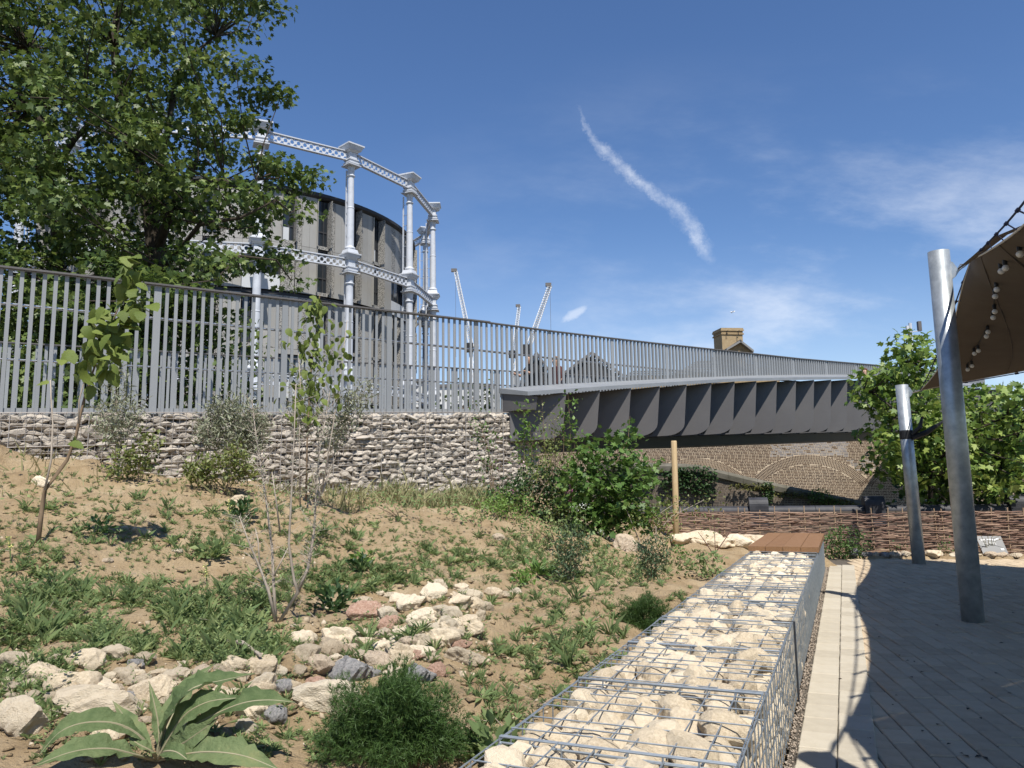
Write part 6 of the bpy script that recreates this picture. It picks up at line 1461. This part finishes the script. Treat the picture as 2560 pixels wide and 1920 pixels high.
# ------------------------------------------------------------------ people behind the railing
def person(label, pos, h, hair, top_m, leg_m, face, lean=0., arms='down', longhair=True):
    pos = np.asarray(pos, float); o = empty('person', pos, label, 'person'); f = np.asarray(face, float); f /= np.linalg.norm(f); s = np.array([f[1], -f[0], 0]); z = np.array([0, 0, 1.]); k = h/1.7
    J = {}
    J['pel'] = z*.95; J['wai'] = z*1.08+f*lean*.1; J['che'] = z*1.30+f*lean*.35; J['nek'] = z*1.46+f*lean*.5; J['hd0'] = z*1.53+f*lean*.56; J['hd1'] = z*1.62+f*lean*.62; J['hd2'] = z*1.69+f*lean*.62
    E_ = [('pel', 'wai'), ('wai', 'che'), ('che', 'nek'), ('nek', 'hd0'), ('hd0', 'hd1'), ('hd1', 'hd2')]; rad = {'pel': .145, 'wai': .125, 'che': .15, 'nek': .055, 'hd0': .075, 'hd1': .088, 'hd2': .06}
    for q, n in ((1, 'l'), (-1, 'r')):
        J['sh'+n] = J['che']+s*.17*q+z*.10; J['hip'+n] = J['pel']+s*.09*q-z*.06; J['kne'+n] = z*.50+s*.10*q+f*.03; J['ank'+n] = z*.09+s*.10*q; J['toe'+n] = z*.04+s*.11*q+f*.15
        if arms == 'fwd': J['elb'+n] = J['sh'+n]+f*.16-z*.22+s*.05*q; J['han'+n] = J['elb'+n]+f*.24+z*.04
        else: J['elb'+n] = J['sh'+n]-z*.28+s*.06*q; J['han'+n] = J['elb'+n]-z*.25+f*.06
        E_ += [('che', 'sh'+n), ('sh'+n, 'elb'+n), ('elb'+n, 'han'+n), ('pel', 'hip'+n), ('hip'+n, 'kne'+n), ('kne'+n, 'ank'+n), ('ank'+n, 'toe'+n)]
        rad.update({'sh'+n: .065, 'elb'+n: .045, 'han'+n: .034, 'hip'+n: .085, 'kne'+n: .06, 'ank'+n: .042, 'toe'+n: .035})
        for fi in range(5):
            nm = 'f%d%s' % (fi, n); dv_ = (J['han'+n]-J['elb'+n]); dv_ /= np.linalg.norm(dv_); J[nm] = J['han'+n]+dv_*(.09 if fi else .05)+np.cross(dv_, z if abs(dv_[2]) < .9 else f)*(.022*(fi-2)); rad[nm] = .009; E_.append(('han'+n, nm))
    ks = list(J); me = bpy.data.meshes.new('body'); me.from_pydata([tuple(J[q]*k) for q in ks], [(ks.index(a), ks.index(b)) for a, b in E_], []); ob = bpy.data.objects.new('tmp', me); COL.objects.link(ob)
    sm_ = ob.modifiers.new('s', 'SKIN'); 
    for i, q in enumerate(ks): me.skin_vertices[0].data[i].radius = (rad[q]*k, rad[q]*k); me.skin_vertices[0].data[i].use_root = (q == 'pel')
    sb_ = ob.modifiers.new('d', 'SUBSURF'); sb_.levels = 2; sb_.render_levels = 2
    dg = bpy.context.evaluated_depsgraph_get(); m2 = bpy.data.meshes.new_from_object(ob.evaluated_get(dg)); bpy.data.objects.remove(ob)
    m2.materials.clear()
    for m in (m_skin, top_m, leg_m, m_plastic): m2.materials.append(m)
    for p in m2.polygons:
        c = np.array(p.center)/k; p.use_smooth = True; dl = min(np.linalg.norm(c-J['hanl']), np.linalg.norm(c-J['hanr'])); de = min(np.linalg.norm(c-(J['elbl']+J['hanl'])/2), np.linalg.norm(c-(J['elbr']+J['hanr'])/2))
        p.material_index = 3 if c[2] < .08 else 0 if (dl < .13 or de < .11 or c[2] > 1.47+.0*lean) else 1 if c[2] > .93 else 2
    bo = link('body', m2, None, o); bo.matrix_basis = Matrix.Translation(pos)
    hd = pos+J['hd1']*k; mb = MB(); n = 14
    for rr_, zz, off in ((.105, .0, -.012),):
        mb.lathe(hd-f*.018+np.array([0, 0, .0]), [(.075, -.14 if longhair else -.04), (.098, -.05), (.104, .02), (.09, .075), (.05, .108), (.008, .118)], n)
    hb = mb.build('hair', hair, o, True)
    # cut the hair shell open at the face
    bm = bmesh.new(); bm.from_mesh(hb.data); dele = [v for v in bm.verts if (Vector(v.co)-Vector(hd)).dot(Vector(f)) > .055 and v.co.z < hd[2]+.055]; bmesh.ops.delete(bm, geom=dele, context='VERTS'); bm.to_mesh(hb.data); bm.free()
    mb = MB(); q = hd+f*.088+z*-.01; mb.prism([q+z*.02-s*.004, q-z*.022-s*.013, q-z*.022+s*.013], f*.018); mb.build('nose', m_skin, o)
    for e in (-1, 1): mb = MB(); mb.lathe(hd+f*.078+s*.032*e+z*.015-z*.008, [(.002, 0), (.010, .004), (.010, .010), (.002, .014)], 8); mb.build('eye', m_hairb, o)
    mb = MB(); mb.box(hd+f*.083-z*.05, s*.022, f*.006, z*.005); mb.build('mouth', m_cloth_r, o)
tA = 2.15; q = atY(1337, 905, 19.2)
pa_ = np.array([q[0], 19.2, 0]); td = (pa_-P0)@UD; pa_[2] = z_deck(td); person('person with dark hair in black leaning forward behind the bridge slats', pa_, 1.66, m_hairb, m_cloth_k, m_cloth_k, -UD, .35, 'fwd')
q = atY(1393, 922, 19.4); pb_ = np.array([q[0], 19.4, 0]); td = (pb_-P0)@UD; pb_[2] = z_deck(td); person('person with light brown hair in a dark red top behind the bridge slats', pb_, 1.62, m_hairl, m_cloth_r, m_cloth_k, -UD, .1)
q = atY(2161, 921, 27.6); pc_ = np.array([q[0], 27.6, q[2]-1.745]); person('person whose reddish brown hair shows above the bridge rail', pc_, 1.72, m_hairr, m_cloth_g, m_cloth_k, -UD, .0)
